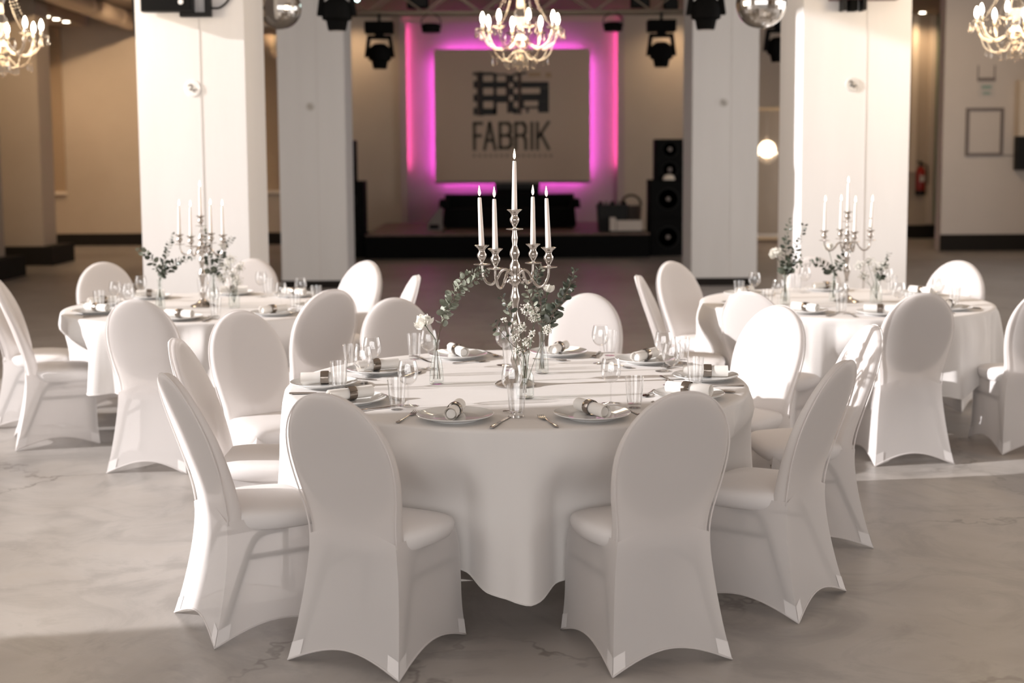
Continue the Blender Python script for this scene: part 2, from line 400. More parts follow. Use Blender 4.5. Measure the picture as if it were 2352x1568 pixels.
# right side: projecting wall, recess with trim
xw = at(2166, 300, 23.0).x
struct('wall_projecting', MB().box(xw, XR, 23.0, 23.3, 0, ZC), WHITEW)
struct('baseboard_right', MB().box(xw-0.01, XR, 22.975, 23.0, 0, 0.29), BLACKB)
YR = 26.6
struct('wall_recess', MB().box(6.3, XR, YR, YR+0.3, 0, ZC), BEIGE)
struct('wall_recess_side', MB().box(6.2, 6.3, YB+0.3, YR+0.3, 0, ZC), BEIGE)
struct('baseboard_recess', MB().box(6.35, XR, YR-0.03, YR, 0, 0.27), BLACKB)
for k, (a0, a1, zt, mm_, nm_) in enumerate(((2088, 2103, 1.35, CREAM, 'trim_1'), (2131, 2144, 0.3, CREAM, 'trim_2'), (2146, 2162, 0.3, GREENLIT, 'green_lit_strip'))):  # last strip is side wall, painted green for the exit sign's light
    x0, x1 = pilbox(a0, a1, YR)
    struct(nm_, MB().box(x0, x1, YR-0.08, YR-0.001, zt, ZC), mm_)
p0 = at(2083, 27, YR); p1 = at(2150, 27, YR)
struct('trim_4', MB().box(p0.x, p1.x, YR-0.09, YR-0.081, p0.z-0.1, p0.z), CREAM)

# ventilation duct under the ceiling, left
t = thing('ventilation_duct', 'round metal ventilation duct under the ceiling above the left corner', 'duct', (-7.1, 22.3, ZC-0.175))
MB().tube([(0, y*0.5, 0) for y in range(-8, 7)], 0.165, 20).build('duct_pipe', DUCT, t)
for y in (-3.2, -1.4, 0.4, 2.2):
    MB().tube([(0, y-0.03, 0), (0, y+0.03, 0)], 0.173, 20).build('duct_joint', DUCT, t)
t = thing('ventilation_duct', 'crosswise metal duct along the top of the back wall behind left column', 'duct', (-5.2, YB-0.45, ZC-0.22))
MB().tube([(x*0.5, 0, 0) for x in range(-3, 4)], 0.2, 20).build('duct_pipe', DUCT, t)
for x in (-0.9, 0.9):
    MB().tube([(x-0.03, 0, 0), (x+0.03, 0, 0)], 0.212, 20).build('duct_joint', DUCT, t)

# seen downlights with their lamps, then unseen ones added as fill
ZS = 4.3
struct('ceiling_soffit', MB().box(XL, -8.12, 18.0, YB, ZS, ZC), BEIGE)
def spot(parent, loc, energy, col, size=R(110), tgt=(0, 0, -1), blend=0.8, rad=0.06):
    l = bpy.data.lights.new('lamp', 'SPOT'); l.energy = energy; l.color = col; l.spot_size = size; l.spot_blend = blend; l.shadow_soft_size = rad
    o = bpy.data.objects.new('lamp', l); COL.objects.link(o); o.parent = parent; o.location = loc
    o.rotation_euler = Vector(tgt).to_track_quat('-Z', 'Y').to_euler(); return o
WARM = (1.0, 0.70, 0.42)
dl_n = {0: 'nearest', 1: 'middle', 2: 'farthest'}
dlpx = [(106, 38), (129, 44), (152, 50)]
for i, (px, py) in enumerate(dlpx):
    p = ground(px, py, ZS-0.012)
    t = thing('downlight', '%s of the three round ceiling downlights over the left corner' % dl_n[i], 'downlight', (p.x, p.y, ZS), 0, 'downlights over the left corner')
    MB().lathe([(0.06, -0.012), (0.075, -0.010), (0.078, 0.0)], 20).build('rim', CREAM, t)
    MB().lathe([(0.055, -0.016), (0.058, -0.011)], 20).build('lens', DOWNL, t)
    spot(t, (0, 0, -0.03), 22, WARM, R(140))
for i, (x, y) in enumerate(((-4.6, YB-0.35), (-2.9, YB-0.6), (3.4, YB-0.6), (8.3, YR-0.5), (-6.3, 22.7), (6.8, 20.0), (-6.2, 18.6))):  # unseen lamps added to brighten the back walls and pier
    lab = ['over the bronze panel between left columns', 'left of the pink backdrop', 'right of the pink backdrop', 'in the recess with the extinguisher', 'between pier and far left corner', 'in front of the right projecting wall', 'in front of the left wall pier'][i]
    t = thing('downlight', 'round ceiling downlight %s, above the frame' % lab, 'downlight', (x, y, ZC), 0, 'downlights along the back')
    MB().lathe([(0.06, -0.012), (0.075, -0.010), (0.078, 0.0)], 20).build('rim', CREAM, t)
    MB().lathe([(0.055, -0.016), (0.058, -0.011)], 20).build('lens', DOWNL, t)
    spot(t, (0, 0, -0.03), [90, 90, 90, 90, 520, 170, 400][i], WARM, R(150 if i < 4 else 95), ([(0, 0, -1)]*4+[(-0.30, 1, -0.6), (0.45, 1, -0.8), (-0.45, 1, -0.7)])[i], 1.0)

# ------------------------------------------------------------------ stage end
SY = 21.95
sx0 = at(839, 560, SY).x; sx1 = at(1492, 560, SY).x; SZ = at(1150, 537, SY).z
sc = (sx0+sx1)/2; sh = (sx1-sx0)/2
t = thing('stage', 'low black-fronted stage platform with brown wooden floor', 'stage', (sc, SY, 0))
MB().box(-sh, sh, 0, 0.03, 0, SZ-0.03).build('front_skirt', BLACK, t, smooth=False)
MB().box(-sh, sh, 0.03, YB-SY-0.02, 0, SZ-0.03).build('platform', BLACK, t, smooth=False)
nb = 10
for k in range(nb):
    d = (YB-SY-0.02)/nb
    MB().box(-sh, sh, k*d+0.003, (k+1)*d-0.003, SZ-0.03, SZ).build('deck_board', STAGEW, t, smooth=False)
# backdrop with LED strips and projection board
BY = YB-0.05
q0 = at(919, 52, BY); q1 = at(1430, 480, BY)
t = thing('backdrop', 'white backdrop panel washed in pink and magenta light behind the stage', 'backdrop', ((q0.x+q1.x)/2, BY, SZ))
hw = (q1.x-q0.x)/2; hz = q0.z-SZ
MB().box(-hw, hw, 0, 0.04, 0.0, hz).build('panel_sheet', PANELW, t, smooth=False)
for s in (-1, 1):
    mbb = MB().box(s*hw-0.02, s*hw+0.02, -0.10, 0.0, 0.0, hz+0.14); mbb.build('side_rail', PANELW, t, smooth=False)
    MB().box(s*(hw-0.07)-0.05, s*(hw-0.07)+0.05, -0.10, -0.092, 0.0, hz).build('rail_lip', PANELW, t, smooth=False)
    MB().box(s*(hw-0.035)-0.008, s*(hw-0.035)+0.008, -0.085, -0.07, 1.1, hz-0.05).build('led_strip', LEDP, t, smooth=False)
s0 = at(996, 113, BY-0.2); s1 = at(1356, 414, BY-0.2)
bw = (s1.x-s0.x)/2; bh = s0.z-s1.z
t = thing('projection_board', 'large beige board with black building logo and the word FABRIK', 'board', ((s0.x+s1.x)/2, BY-0.2, s1.z))
bsheet = MB().box(-bw, bw, 0, 0.03, 0, bh).build('board_sheet', SCREEN, t, smooth=False)
MB().box(-bw+0.25, bw-0.25, 0.03, 0.196, 0.25, bh-0.25).build('mount_box', BLACK, t, smooth=False)
for (x0, x1, z0, z1) in ((-bw+0.06, -bw+0.075, 0.15, bh-0.15), (bw-0.075, bw-0.06, 0.15, bh-0.15), (-bw+0.2, bw-0.2, bh-0.075, bh-0.06), (-bw+0.15, bw-0.15, 0.06, 0.075)):
    MB().box(x0, x1, 0.05, 0.065, z0, z1).build('led_strip', LEDM, t, smooth=False)
MB().box(-bw, bw, -0.03, 0.0, -0.05, 0.0).build('bottom_rail', GREYF, t, smooth=False)
# the printed logo, laid out in the board's own plane
def bp_(cx, cy):            # crop coordinates of the print -> board plane
    p = at(1040+cx/6.532, 140+cy/6.533, BY-0.2)
    return p.x-t.location.x, p.z-t.location.z
def pr(name, m_, rects, yoff=-0.004):
    for (a, b_, c_, d) in rects:
        x0, z0 = bp_(a, d); x1, z1 = bp_(c_, b_)
        MB().box(x0, x1, yoff, 0.0, z0, z1).build(name, m_, bsheet, smooth=False)
pr('logo_block', PRINTK, [(300,170,360,215),(310,300,360,410),(310,500,360,610),(310,700,360,810),(415,160,455,825),(610,178,658,800),(455,168,610,215),(455,310,610,405),(455,510,610,605),(455,710,655,812),(658,190,810,218),(658,310,800,405),(658,510,800,625),(797,205,812,625),(850,205,915,330),(905,300,975,410),(850,400,915,520),(905,490,975,610),(850,600,915,775),(905,700,975,795),(915,178,975,220),(1030,310,1440,405),(1310,405,1440,600),(1030,490,1310,600),(1280,600,1440,775),(1030,600,1070,720),(1070,680,1280,715),(1100,715,1140,780),(1030,165,1110,200)])
pr('strip_and_glint', PRINTB, [(365,160,412,822),(815,205,848,780),(980,170,1028,800)], -0.005)
pr('strip_and_glint', GLINTY, [(1130,170,1320,235),(1390,170,1480,250)], -0.003)  # painted reflection: gold highlight drawn as two ochre bars
fx0, fz0 = bp_(295, 1330); fx1, fz1 = bp_(1455, 905)
strokes = {}
def letter(ch, x0, x1, segs):
    # each stroke is a polyline of (u,v) in the letter cell
    mbb = MB()
    X = lambda u: bp_(x0+(x1-x0)*u, 1120)[0]
    Z = lambda v: fz0+(fz1-fz0)*v
    wd = 0.034
    for pl in segs:
        for (a, b_) in zip(pl[:-1], pl[1:]):
            A = Vector((X(a[0]), 0, Z(a[1]))); B = Vector((X(b_[0]), 0, Z(b_[1])))
            d = (B-A).normalized(); n_ = Vector((-d.z, 0, d.x))*wd; e = d*wd*0.6
            i = len(mbb.v)
            for y in (-0.0045, 0.0):
                for p in (A-e+n_, A-e-n_, B+e-n_, B+e+n_): mbb.v.append((p.x, y, p.z))
            mbb.f += [(i, i+1, i+2, i+3), (i+4, i+7, i+6, i+5), (i, i+4, i+5, i+1), (i+1, i+5, i+6, i+2), (i+2, i+6, i+7, i+3), (i+3, i+7, i+4, i)]
    o = mbb.build('letter', PRINTG, bsheet, smooth=False); o['label'] = 'grey letter %s' % ch
B_ = [(0.0, 0.06), (0.75, 0.06), (0.97, 0.16), (0.97, 0.40), (0.78, 0.5), (0.0, 0.5)]
letter('F', 325, 440, [[(0, 0), (0, 0.94)], [(0, 0.94), (1, 0.94)], [(0, 0.5), (0.85, 0.5)]])
letter('A', 475, 635, [[(0, 0), (0.5, 0.96)], [(0.5, 0.96), (1, 0)], [(0.2, 0.33), (0.8, 0.33)]])
letter('B', 710, 880, [[(0, 0.04), (0, 0.94)], B_, [(0, 0.94), (0.7, 0.94), (0.92, 0.85), (0.92, 0.62), (0.75, 0.5)]])
letter('R', 945, 1095, [[(0, 0), (0, 0.94)], [(0, 0.94), (0.75, 0.94), (0.97, 0.84), (0.97, 0.6), (0.75, 0.5), (0, 0.5)], [(0.75, 0.5), (0.98, 0.36), (1.0, 0)]])
letter('I', 1175, 1200, [[(0.5, 0), (0.5, 0.96)]])
letter('K', 1270, 1440, [[(0, 0), (0, 0.96)], [(0.05, 0.42), (1, 0.98)], [(0.3, 0.56), (1, 0)]])
pr('faint_print', PRINTF, [(300+k*82, 1400, 345+k*82, 1440) for k in range(15) if k not in (7,)], -0.002)
# things on the stage
def tbox(mbb, x0, x1, y0, y1, z0, z1, top=0.0):
    i = len(mbb.v); tx = top
    mbb.v += [(x0, y0, z0), (x1, y0, z0), (x1, y1, z0), (x0, y1, z0), (x0+tx, y0, z1), (x1-tx, y0, z1), (x1-tx, y1, z1), (x0+tx, y1, z1)]
    mbb.f += [tuple(i+k for k in q) for q in ((3, 2, 1, 0), (4, 5, 6, 7), (0, 1, 5, 4), (1, 2, 6, 5), (2, 3, 7, 6), (3, 0, 4, 7))]
    return mbb
DY = 24.0
a = at(1015, 520, DY); c_ = at(1326, 446, DY); d_ = at(1138, 421, DY); e_ = at(1240, 421, DY)
t = thing('sofa', 'black high-backed sofa standing on the stage under the board', 'sofa', ((a.x+c_.x)/2, DY, SZ))
hw = (c_.x-a.x)/2
tbox(MB(), -hw, hw, 0.30, 0.55, 0.02, c_.z-SZ, 0.05).build('backrest', BLACK, t, smooth=False)
tbox(MB(), -hw+0.06, hw-0.06, -0.35, 0.295, 0.02, 0.36, 0.0).build('seat', BLACK, t, smooth=False)
for s in (-1, 1):
    tbox(MB(), s*(hw-0.05)-0.09, s*(hw-0.05)+0.09, -0.36, 0.29, 0.365, 0.52, 0.02).build('armrest', BLACK, t, smooth=False)
for s in (-1, 1):
    for y in (-0.3, 0.45): MB().box(s*(hw-0.12)-0.03, s*(hw-0.12)+0.03, y, y+0.06, 0, 0.02).build('foot', BLACKP, t, smooth=False)
ox = t.location.x; oy = 0.62
t2 = thing('flight_case', 'tall black case standing behind the sofa on the stage', 'case', ((d_.x+e_.x)/2, DY+0.85, SZ))
hw2 = (e_.x-d_.x)/2*1.02
zt = at(1190, 421, DY+0.85).z-SZ
MB().box(-hw2, hw2, -0.2, 0.2, 0, zt-0.1).build('body', BLACK, t2, smooth=False)
MB().box(-hw2-0.005, hw2+0.005, -0.205, 0.205, zt-0.095, zt).build('lid', BLACKP, t2, smooth=False)
g0 = at(983, 516, 23.3); g1 = at(1016, 482, 23.3)
t = thing('wedge_monitor', 'grey-brown slanted stage monitor left of the black sofa', 'monitor', ((g0.x+g1.x)/2, 23.3, SZ))
hw = (g1.x-g0.x)/2; h_ = g1.z-SZ
mbb = MB(); mbb.v = [(-hw, -0.2, 0), (hw, -0.2, 0), (hw, 0.2, 0), (-hw, 0.2, 0), (-hw, -0.2, h_*0.35), (hw*0.7, -0.2, h_*1.15), (hw*0.7, 0.2, h_*1.15), (-hw, 0.2, h_*0.35), (hw, -0.2, h_), (hw, 0.2, h_)]
mbb.f = [(3, 2, 1, 0), (0, 1, 8, 5, 4), (2, 3, 7, 6, 9), (0, 4, 7, 3), (1, 2, 9, 8), (4, 5, 6, 7), (5, 8, 9, 6)]
mbb.build('cabinet', GREYF, t, smooth=False)
MB().box(-hw*0.7, hw*0.6, -0.212, -0.2, 0.03, h_*0.3).build('grille', GRILLE, t, smooth=False)
# black box and white basket
k0 = at(1372, 528, 22.6); k1 = at(1440, 468, 22.6)
t = thing('storage_bin', 'black plastic bin filled with clutter on the stage right', 'bin', ((k0.x+k1.x)/2, 22.6, SZ))
hw = (k1.x-k0.x)/2; h_ = k1.z-SZ
tbox(MB(), -hw*0.92, hw*0.92, -0.2, 0.2, 0, h_-0.05, -hw*0.08).build('tub', BLACKP, t, smooth=False)
MB().box(-hw*1.03, hw*1.03, -0.23, 0.23, h_-0.05, h_-0.01).build('rim', BLACKP, t, smooth=False)
for k in range(5):
    x = -hw*0.8+k*hw*0.4
    MB().lathe([(0.0, -0.03), (0.035, -0.01), (0.04, 0.02), (0.02, 0.05), (0, 0.055)], 8, Matrix.Translation((x, -0.05+0.05*(k % 2), h_))).build('content', GREYF if k % 2 else BLACK, t)
k0 = at(1398, 530, 22.35); k1 = at(1473, 498, 22.35)
t = thing('cardboard_box', 'low white box in front of the black bin on the stage', 'box', ((k0.x+k1.x)/2, 22.24, SZ))
hw = (k1.x-k0.x)/2; h_ = k1.z-SZ
MB().box(-hw, hw, -0.12, 0.10, 0.0, 0.03).build('tray', BLACKP, t, smooth=False)
MB().box(-hw*0.97, -hw*0.62, -0.11, 0.09, 0.03, h_).build('carton', BRICKW, t, smooth=False)
MB().box(-hw*0.58, hw*0.97, -0.11, 0.09, 0.03, h_*0.8).build('carton', BRICKW, t, smooth=False)
k0 = at(1425, 500, 22.75); k1 = at(1474, 462, 22.75)
t = thing('wicker_basket', 'dark arched wicker basket behind the white box on stage', 'basket', ((k0.x+k1.x)/2+0.05, 23.25, SZ))
hw = (k1.x-k0.x)/2
MB().lathe([(hw*0.75, 0), (hw*0.9, 0.15), (hw, 0.36), (hw*0.96, 0.42)], 18).build('body', GREYF, t)
MB().tube([(hw*0.95*math.cos(q*PI/12), 0, 0.42+0.18*math.sin(q*PI/12)) for q in range(13)], 0.022, 8).build('handle', TWIG, t)

# loudspeaker stacks either side of the stage
def speaker(x0, x1, y, d, z0, z1, label, nm='loudspeaker', cones=1, horn=False):
    t = thing(nm, label, 'speaker', ((x0+x1)/2, y, z0), 0, 'speaker stacks beside the stage')
    hw = (x1-x0)/2; h_ = z1-z0
    MB().box(-hw, hw, 0.015, d, 0, h_).build('cabinet', BLACK, t, smooth=False)
    MB().box(-hw+0.015, hw-0.015, 0, 0.0148, 0.015, h_-0.015).build('grille', GRILLE, t, smooth=False)
    for k in range(cones):
        z = h_*(k+0.5)/cones
        M = Matrix.Translation((0, -0.001, z)) @ Matrix.Rotation(PI/2, 4, 'X')
        r = min(hw*0.62, h_/cones*0.4)
        MB().lathe([(r, 0.0), (r*0.98, 0.008), (r*0.9, 0.009), (r*0.88, 0.0)], 28, M).build('cone_rim', BLACKP, t)
        MB().lathe([(0.04, 0.0), (0.035, 0.012), (0.0, 0.016)], 16, M).build('dust_cap', GREYF, t)
    if horn:
        MB().lathe([(0.12, 0), (0.115, 0.03), (0.09, 0.07), (0.05, 0.09), (0, 0.095)], 20, Matrix.Translation((0.0, 0.10, 0)) ).build('dome', CREAM, t)
    return t
SPY = 22.25
r0, r1 = at(1493, 500, SPY).x, at(1568, 500, SPY).x
zs = at(1530, 413, SPY).z; zt = at(1530, 319, SPY).z
speaker(r0, r1+0.06, SPY, 0.55, 0, zs/2-0.002, 'lower black subwoofer of the right stack beside the stage', 'subwoofer')
speaker(r0, r1+0.06, SPY, 0.55, zs/2, zs, 'upper black subwoofer of the right stack beside the stage', 'subwoofer')
speaker(at(1506, 350, SPY+0.1).x, r1+0.03, SPY+0.1, 0.4, zs, zt, 'black top loudspeaker standing on the right subwoofers', 'loudspeaker', 2)
xx = at(1537, 405, SPY).x
o = MB().lathe([(0.105, 0), (0.10, 0.035), (0.075, 0.075), (0.04, 0.092), (0, 0.097)], 20).build('cap', CREAM, None, (xx, SPY+0.045, zs))
o.scale = (1, 0.45, 1)
tag(o, 'small pale dome-shaped cap lying on the right subwoofers', 'cap')
l1 = at(836, 500, SPY).x
zsl = at(820, 416, SPY).z
speaker(l1-0.62, l1, SPY, 0.55, 0, zsl/2-0.002, 'lower black subwoofer left of the stage behind the column', 'subwoofer')
speaker(l1-0.62, l1, SPY, 0.55, zsl/2, zsl, 'upper black subwoofer left of the stage behind the column', 'subwoofer')
l2 = at(813, 350, SPY).x
speaker(l2-0.45, l2, SPY+0.1, 0.4, zsl, at(808, 322, SPY).z, 'black top loudspeaker left of the stage, edge beside the column', 'loudspeaker', 2)

# mirror leaning at the back wall, right of the stage
mx0, mx1 = at(1722, 400, YB).x, at(1812, 400, YB).x
t = thing('wall_mirror', 'tall bronze-framed mirror on the back wall between the right columns', 'mirror', ((mx0+mx1)/2, YB-0.08, 0.03))
hw = (mx1-mx0)/2; mh = at(1765, 247, YB).z-0.03
t.rotation_euler = (-0.026, 0, 0)
MB().box(-hw, hw, -0.02, 0, 0.06, mh-0.06).build('mirror_glass', MIRROR, t, smooth=False)
for (x0, x1, z0, z1) in ((-hw-0.05, hw+0.05, 0, 0.06), (-hw-0.05, hw+0.05, mh-0.06, mh), (-hw-0.05, -hw, 0.06, mh-0.06), (hw, hw+0.05, 0.06, mh-0.06)):
    MB().box(x0, x1, -0.05, 0.0, z0, z1).build('frame_bar', BRONZE, t, smooth=False)

# framed things on the right projecting wall
RY = 23.0
def frame_on(px0, py0, px1, py1, bar, label, inner, nm, cat):
    a = at(px0, py0, RY); b_ = at(px1, py1, RY)
    t = thing(nm, label, cat, ((a.x+b_.x)/2, RY, b_.z)); hw = (b_.x-a.x)/2; h_ = a.z-b_.z
    for (x0, x1, z0, z1) in ((-hw, hw, 0, bar), (-hw, hw, h_-bar, h_), (-hw, -hw+bar, bar, h_-bar), (hw-bar, hw, bar, h_-bar)):
        MB().box(x0, x1, -0.035, 0, z0, z1).build('frame_bar', GREYF, t, smooth=False)
    MB().box(-hw+bar, hw-bar, -0.012, 0, bar, h_-bar).build('sheet', inner, t, smooth=False)
    return t
frame_on(2219, 248, 2302, 358, 0.055, 'empty grey picture frame hanging on the right wall', WHITEW, 'picture_frame', 'frame')
a = at(2247, 150, RY); b_ = at(2284, 186, RY)
t = thing('wall_hanger', 'small grey hanger bracket above the notice on right wall', 'bracket', ((a.x+b_.x)/2, RY, b_.z)); hw = (b_.x-a.x)/2; h_ = a.z-b_.z
MB().box(-hw-0.01, hw+0.01, -0.03, 0, 0, 0.055).build('crossbar', GREYF, t, smooth=False)
for s in (-1, 1): MB().box(s*hw-0.01, s*hw+0.01, -0.012, 0, 0.055, h_).build('strap', GREYF, t, smooth=False)
a = at(2247, 190, RY); b_ = at(2284, 222, RY)
t = thing('notice', 'pale paper notice with faint green print on the right wall', 'notice', ((a.x+b_.x)/2, RY, b_.z)); hw = (b_.x-a.x)/2; h_ = a.z-b_.z
MB().box(-hw, hw, -0.008, 0, 0, h_).build('sheet', PAPER, t, smooth=False)
for (u0, u1, v0, v1) in ((-0.6, 0.6, 0.55, 0.82), (-0.45, 0.5, 0.15, 0.35)):
    MB().box(hw*u0, hw*u1, -0.0095, -0.008, h_*v0, h_*v1).build('print_mark', GREENP, t, smooth=False)
a = at(2344, 185, RY-0.2); b_ = at(2380, 390, RY-0.2)
t = thing('display_board', 'dark-edged board at the right edge of the frame', 'board', ((a.x+b_.x)/2, RY, b_.z)); hw = (b_.x-a.x)/2; h_ = a.z-b_.z
MB().box(-hw, hw, -0.2, 0, 0, h_*0.38).build('lower_box', BLACKP, t, smooth=False)
MB().box(-hw, hw, -0.2, 0, h_*0.38, h_).build('upper_box', CREAM, t, smooth=False)
a = at(2303, 356, RY); b_ = at(2343, 355, RY)
tag(MB().tube([a-Vector((0, 0.01, 0)), (a+b_)/2-Vector((0, 0.01, 0.01)), b_-Vector((0, 0.01, 0))], 0.008, 6).build('cable', GREYF), 'thin grey cable running right from the picture frame', 'cable')
# fire extinguisher
a = at(2116, 448, YR-0.2); zt = at(2116, 366, YR-0.2).z
t = thing('fire_extinguisher', 'red fire extinguisher hanging on the recess wall at right', 'extinguisher', (a.x, YR-0.13, a.z)); h_ = zt-a.z
rr_ = 0.095
MB().lathe([(rr_*0.9, 0), (rr_, 0.03), (rr_, h_*0.62), (rr_*0.8, h_*0.72), (rr_*0.4, h_*0.78), (rr_*0.4, h_*0.8)], 20).build('tank', REDP, t)
MB().lathe([(rr_*0.93, -0.002), (rr_*1.03, 0.005), (rr_*1.03, 0.09), (rr_*0.98, 0.095)], 20).build('base_cup', BLACKP, t)
MB().lathe([(0.025, h_*0.8), (0.03, h_*0.84), (0.03, h_*0.9), (0.015, h_*0.92)], 12).build('valve', BLACKP, t)
MB().box(-0.09, 0.04, -0.012, 0.012, h_*0.92, h_*0.95).build('lever', BLACKP, t, smooth=False)
MB().tube(bez([(0.03, -0.02, h_*0.86), (0.11, -0.05, h_*0.8), (0.12, -0.06, h_*0.5), (0.11, -0.07, h_*0.3)], 6), 0.014, 8).build('hose', BLACKP, t)
MB().box(-0.05, 0.05, -rr_-0.012, -rr_+0.015, h_*0.38, h_*0.55).build('label_plate', PAPER, t, smooth=False)

# ------------------------------------------------------------------ lighting truss with moving heads
TY = 18.6
tz = at(1200, 27, TY).z
TX0, TX1 = -4.2, 4.6
t = thing('lighting_truss', 'aluminium box truss under the ceiling in front of the stage', 'truss', (0.2, TY, tz))
S_ = 0.29
for (y, z) in ((0, 0), (S_, 0), (0, S_), (S_, S_)):
    MB().tube([(TX0, y, z), (TX1, y, z)], 0.026, 10).build('chord', TRUSSM, t)
br1 = MB().tube([(0, 0, 0), (0.4, 0, S_)], 0.011, 6).mesh('brace', TRUSSM); br2 = MB().tube([(0, 0, S_), (0.4, 0, 0)], 0.011, 6).mesh('brace', TRUSSM)
br3 = MB().tube([(0, 0, 0), (0.4, S_, 0)], 0.011, 6).mesh('brace', TRUSSM)
k = 0; x = TX0+0.1
while x+0.4 < TX1:
    for y in (0, S_): obj('brace', br1 if k % 2 else br2, t, (x, y, 0))
    obj('brace', br3, t, (x, 0, 0)); x += 0.4; k += 1
for x in (-3.6, 0, 4.0):
    for y in (0.0, S_): MB().tube([(x, y, S_), (x, y, ZC-tz-0.03)], 0.008, 6).build('suspension', BLACKP, t)
def moving_head(px, py_top, Y, wpx, label, zhang, yawz=0.0):
    w_ = wpx/F_PX*Y
    p = at(px, py_top, Y)
    k = w_/0.42
    t = thing('moving_head', label, 'stage light', (p.x, Y, p.z), yawz, 'moving head lights')
    MB().box(-0.20*k, 0.20*k, -0.15*k, 0.15*k, -0.16*k, 0).build('base', BLACK, t, smooth=False)
    MB().tube([(0, 0, 0), (0, 0, max(0.05, zhang-p.z))], 0.022*k, 8).build('clamp', BLACKP, t)
    MB().lathe([(0.06*k, -0.2*k), (0.07*k, -0.16*k)], 14).build('neck', BLACK, t)
    mbb = MB(); mbb.box(-0.17*k, 0.17*k, -0.07*k, 0.07*k, -0.24*k, -0.19*k); mbb.build('yoke_bridge', BLACK, t, smooth=False)
    for s in (-1, 1):
        mbb = MB(); q = len(mbb.v)
        xs0, xs1 = s*0.125*k, s*0.17*k; xb0, xb1 = s*0.165*k, s*0.215*k
        mbb.v += [(xs0, -0.07*k, -0.19*k), (xs1, -0.07*k, -0.19*k), (xs1, 0.07*k, -0.19*k), (xs0, 0.07*k, -0.19*k), (xb0, -0.06*k, -0.5*k), (xb1, -0.06*k, -0.5*k), (xb1, 0.06*k, -0.5*k), (xb0, 0.06*k, -0.5*k)]
        mbb.f += [(0, 1, 2, 3), (7, 6, 5, 4), (4, 5, 1, 0), (5, 6, 2, 1), (6, 7, 3, 2), (7, 4, 0, 3)]
        mbb.build('yoke_arm', BLACK, t, smooth=False)
    MB().lathe([(0.0, -0.30*k), (0.08*k, -0.31*k), (0.145*k, -0.36*k), (0.165*k, -0.44*k), (0.165*k, -0.54*k), (0.12*k, -0.56*k), (0.10*k, -0.66*k), (0.07*k, -0.67*k)], 20).build('head', BLACK, t)
    MB().lathe([(0.09*k, -0.672*k), (0.088*k, -0.666*k)], 16).build('lens', MIRROR, t)
    return t
moving_head(871, 51, TY, 66, 'black moving head light on truss left of the pink backdrop', tz+0.0)
moving_head(1519, 47, TY, 66, 'black moving head light on truss right of the pink backdrop', tz+0.0)
moving_head(1789, 36, TY, 66, 'black moving head light half hidden behind right near column', tz+0.0)
mh_ = moving_head(772, -70, 12.4, 86, 'large black moving head light at the top beside the left mirror ball', ZF)
MB().lathe([(0.0, -0.02), (0.02, -0.01), (0.026, 0.01), (0.018, 0.03), (0.0, 0.035)], 10, Matrix.Translation((0.21, -0.17, -0.3))).build('status_light', LEDW, mh_)
moving_head(1622, -72, 12.4, 86, 'large black moving head light at the top beside the right mirror ball', ZF)
def par(px, py, label):
    p = at(px, py, TY)
    t = thing('par_light', label, 'stage light', (p.x, TY, p.z), 0, 'flat spotlights under the truss')
    MB().lathe([(0.12, -0.10), (0.13, -0.09), (0.13, 0.0), (0.11, 0.02), (0.0, 0.025)], 22).build('housing', BLACK, t)
    MB().lathe([(0.11, -0.104), (0.112, -0.1)], 22).build('lens', BLACKP, t)
    for s in (-1, 1): MB().tube([(s*0.135, 0, -0.04), (s*0.135, 0, 0.08), (s*0.02, 0, tz-p.z)], 0.008, 6).build('bracket', BLACKP, t)
par(990, 58, 'flat black spotlight under the truss above the left of the backdrop')
par(1408, 55, 'flat black spotlight under the truss above the right of the backdrop')
for px, py, w_, lab in ((960, 8, 0.30, 'dark lamp housing on the truss left of the centre chandelier'), (1470, 6, 0.26, 'dark lamp housing on the truss right of the centre chandelier'), (1540, 12, 0.2, 'dark cable box on the truss above right moving head')):
    p = at(px, py, TY+0.14)
    t = thing('lamp_housing', lab, 'stage light', (p.x, TY+0.14, p.z), 0, 'dark housings on the truss')
    MB().box(-w_/2, w_/2, -0.08, 0.08, -0.07, 0.12).build('body', BLACK, t, smooth=False)
    MB().box(-w_/2+0.02, w_/2-0.02, -0.095, -0.08, -0.05, 0.10).build('front_plate', BLACKP, t, smooth=False)
    MB().tube([(0, 0, 0.12), (0, 0, 0.25)], 0.02, 8).build('clamp', BLACKP, t)

# mirror balls
def mirror_ball(px, pyb, rpx, Y, label):
    r = rpx/F_PX*Y; p = at(px, pyb, Y)
    t = thing('mirror_ball', label, 'mirror ball', (p.x, Y, p.z+r), 0.3, 'mirror balls')
    mbb = MB(); mbb.lathe([(r*math.sin(PI*i/20), -r*math.cos(PI*i/20)) for i in range(21)], 38)
    mbb.build('tiled_sphere', CHROME, t, smooth=False)
    MB().lathe([(0.03, r*0.98), (0.035, r*1.02), (0.02, r*1.1)], 12).build('cap', BLACKP, t)
    MB().tube([(0, 0, r*1.08), (0, 0, ZF-p.z-r)], 0.004, 6).build('wire', BLACKP, t)
mirror_ball(644, 68, 48, 11.3, 'shiny mirror ball hanging beside the left near column')
mirror_ball(1748, 66, 57, 9.9, 'shiny mirror ball hanging beside the right near column')

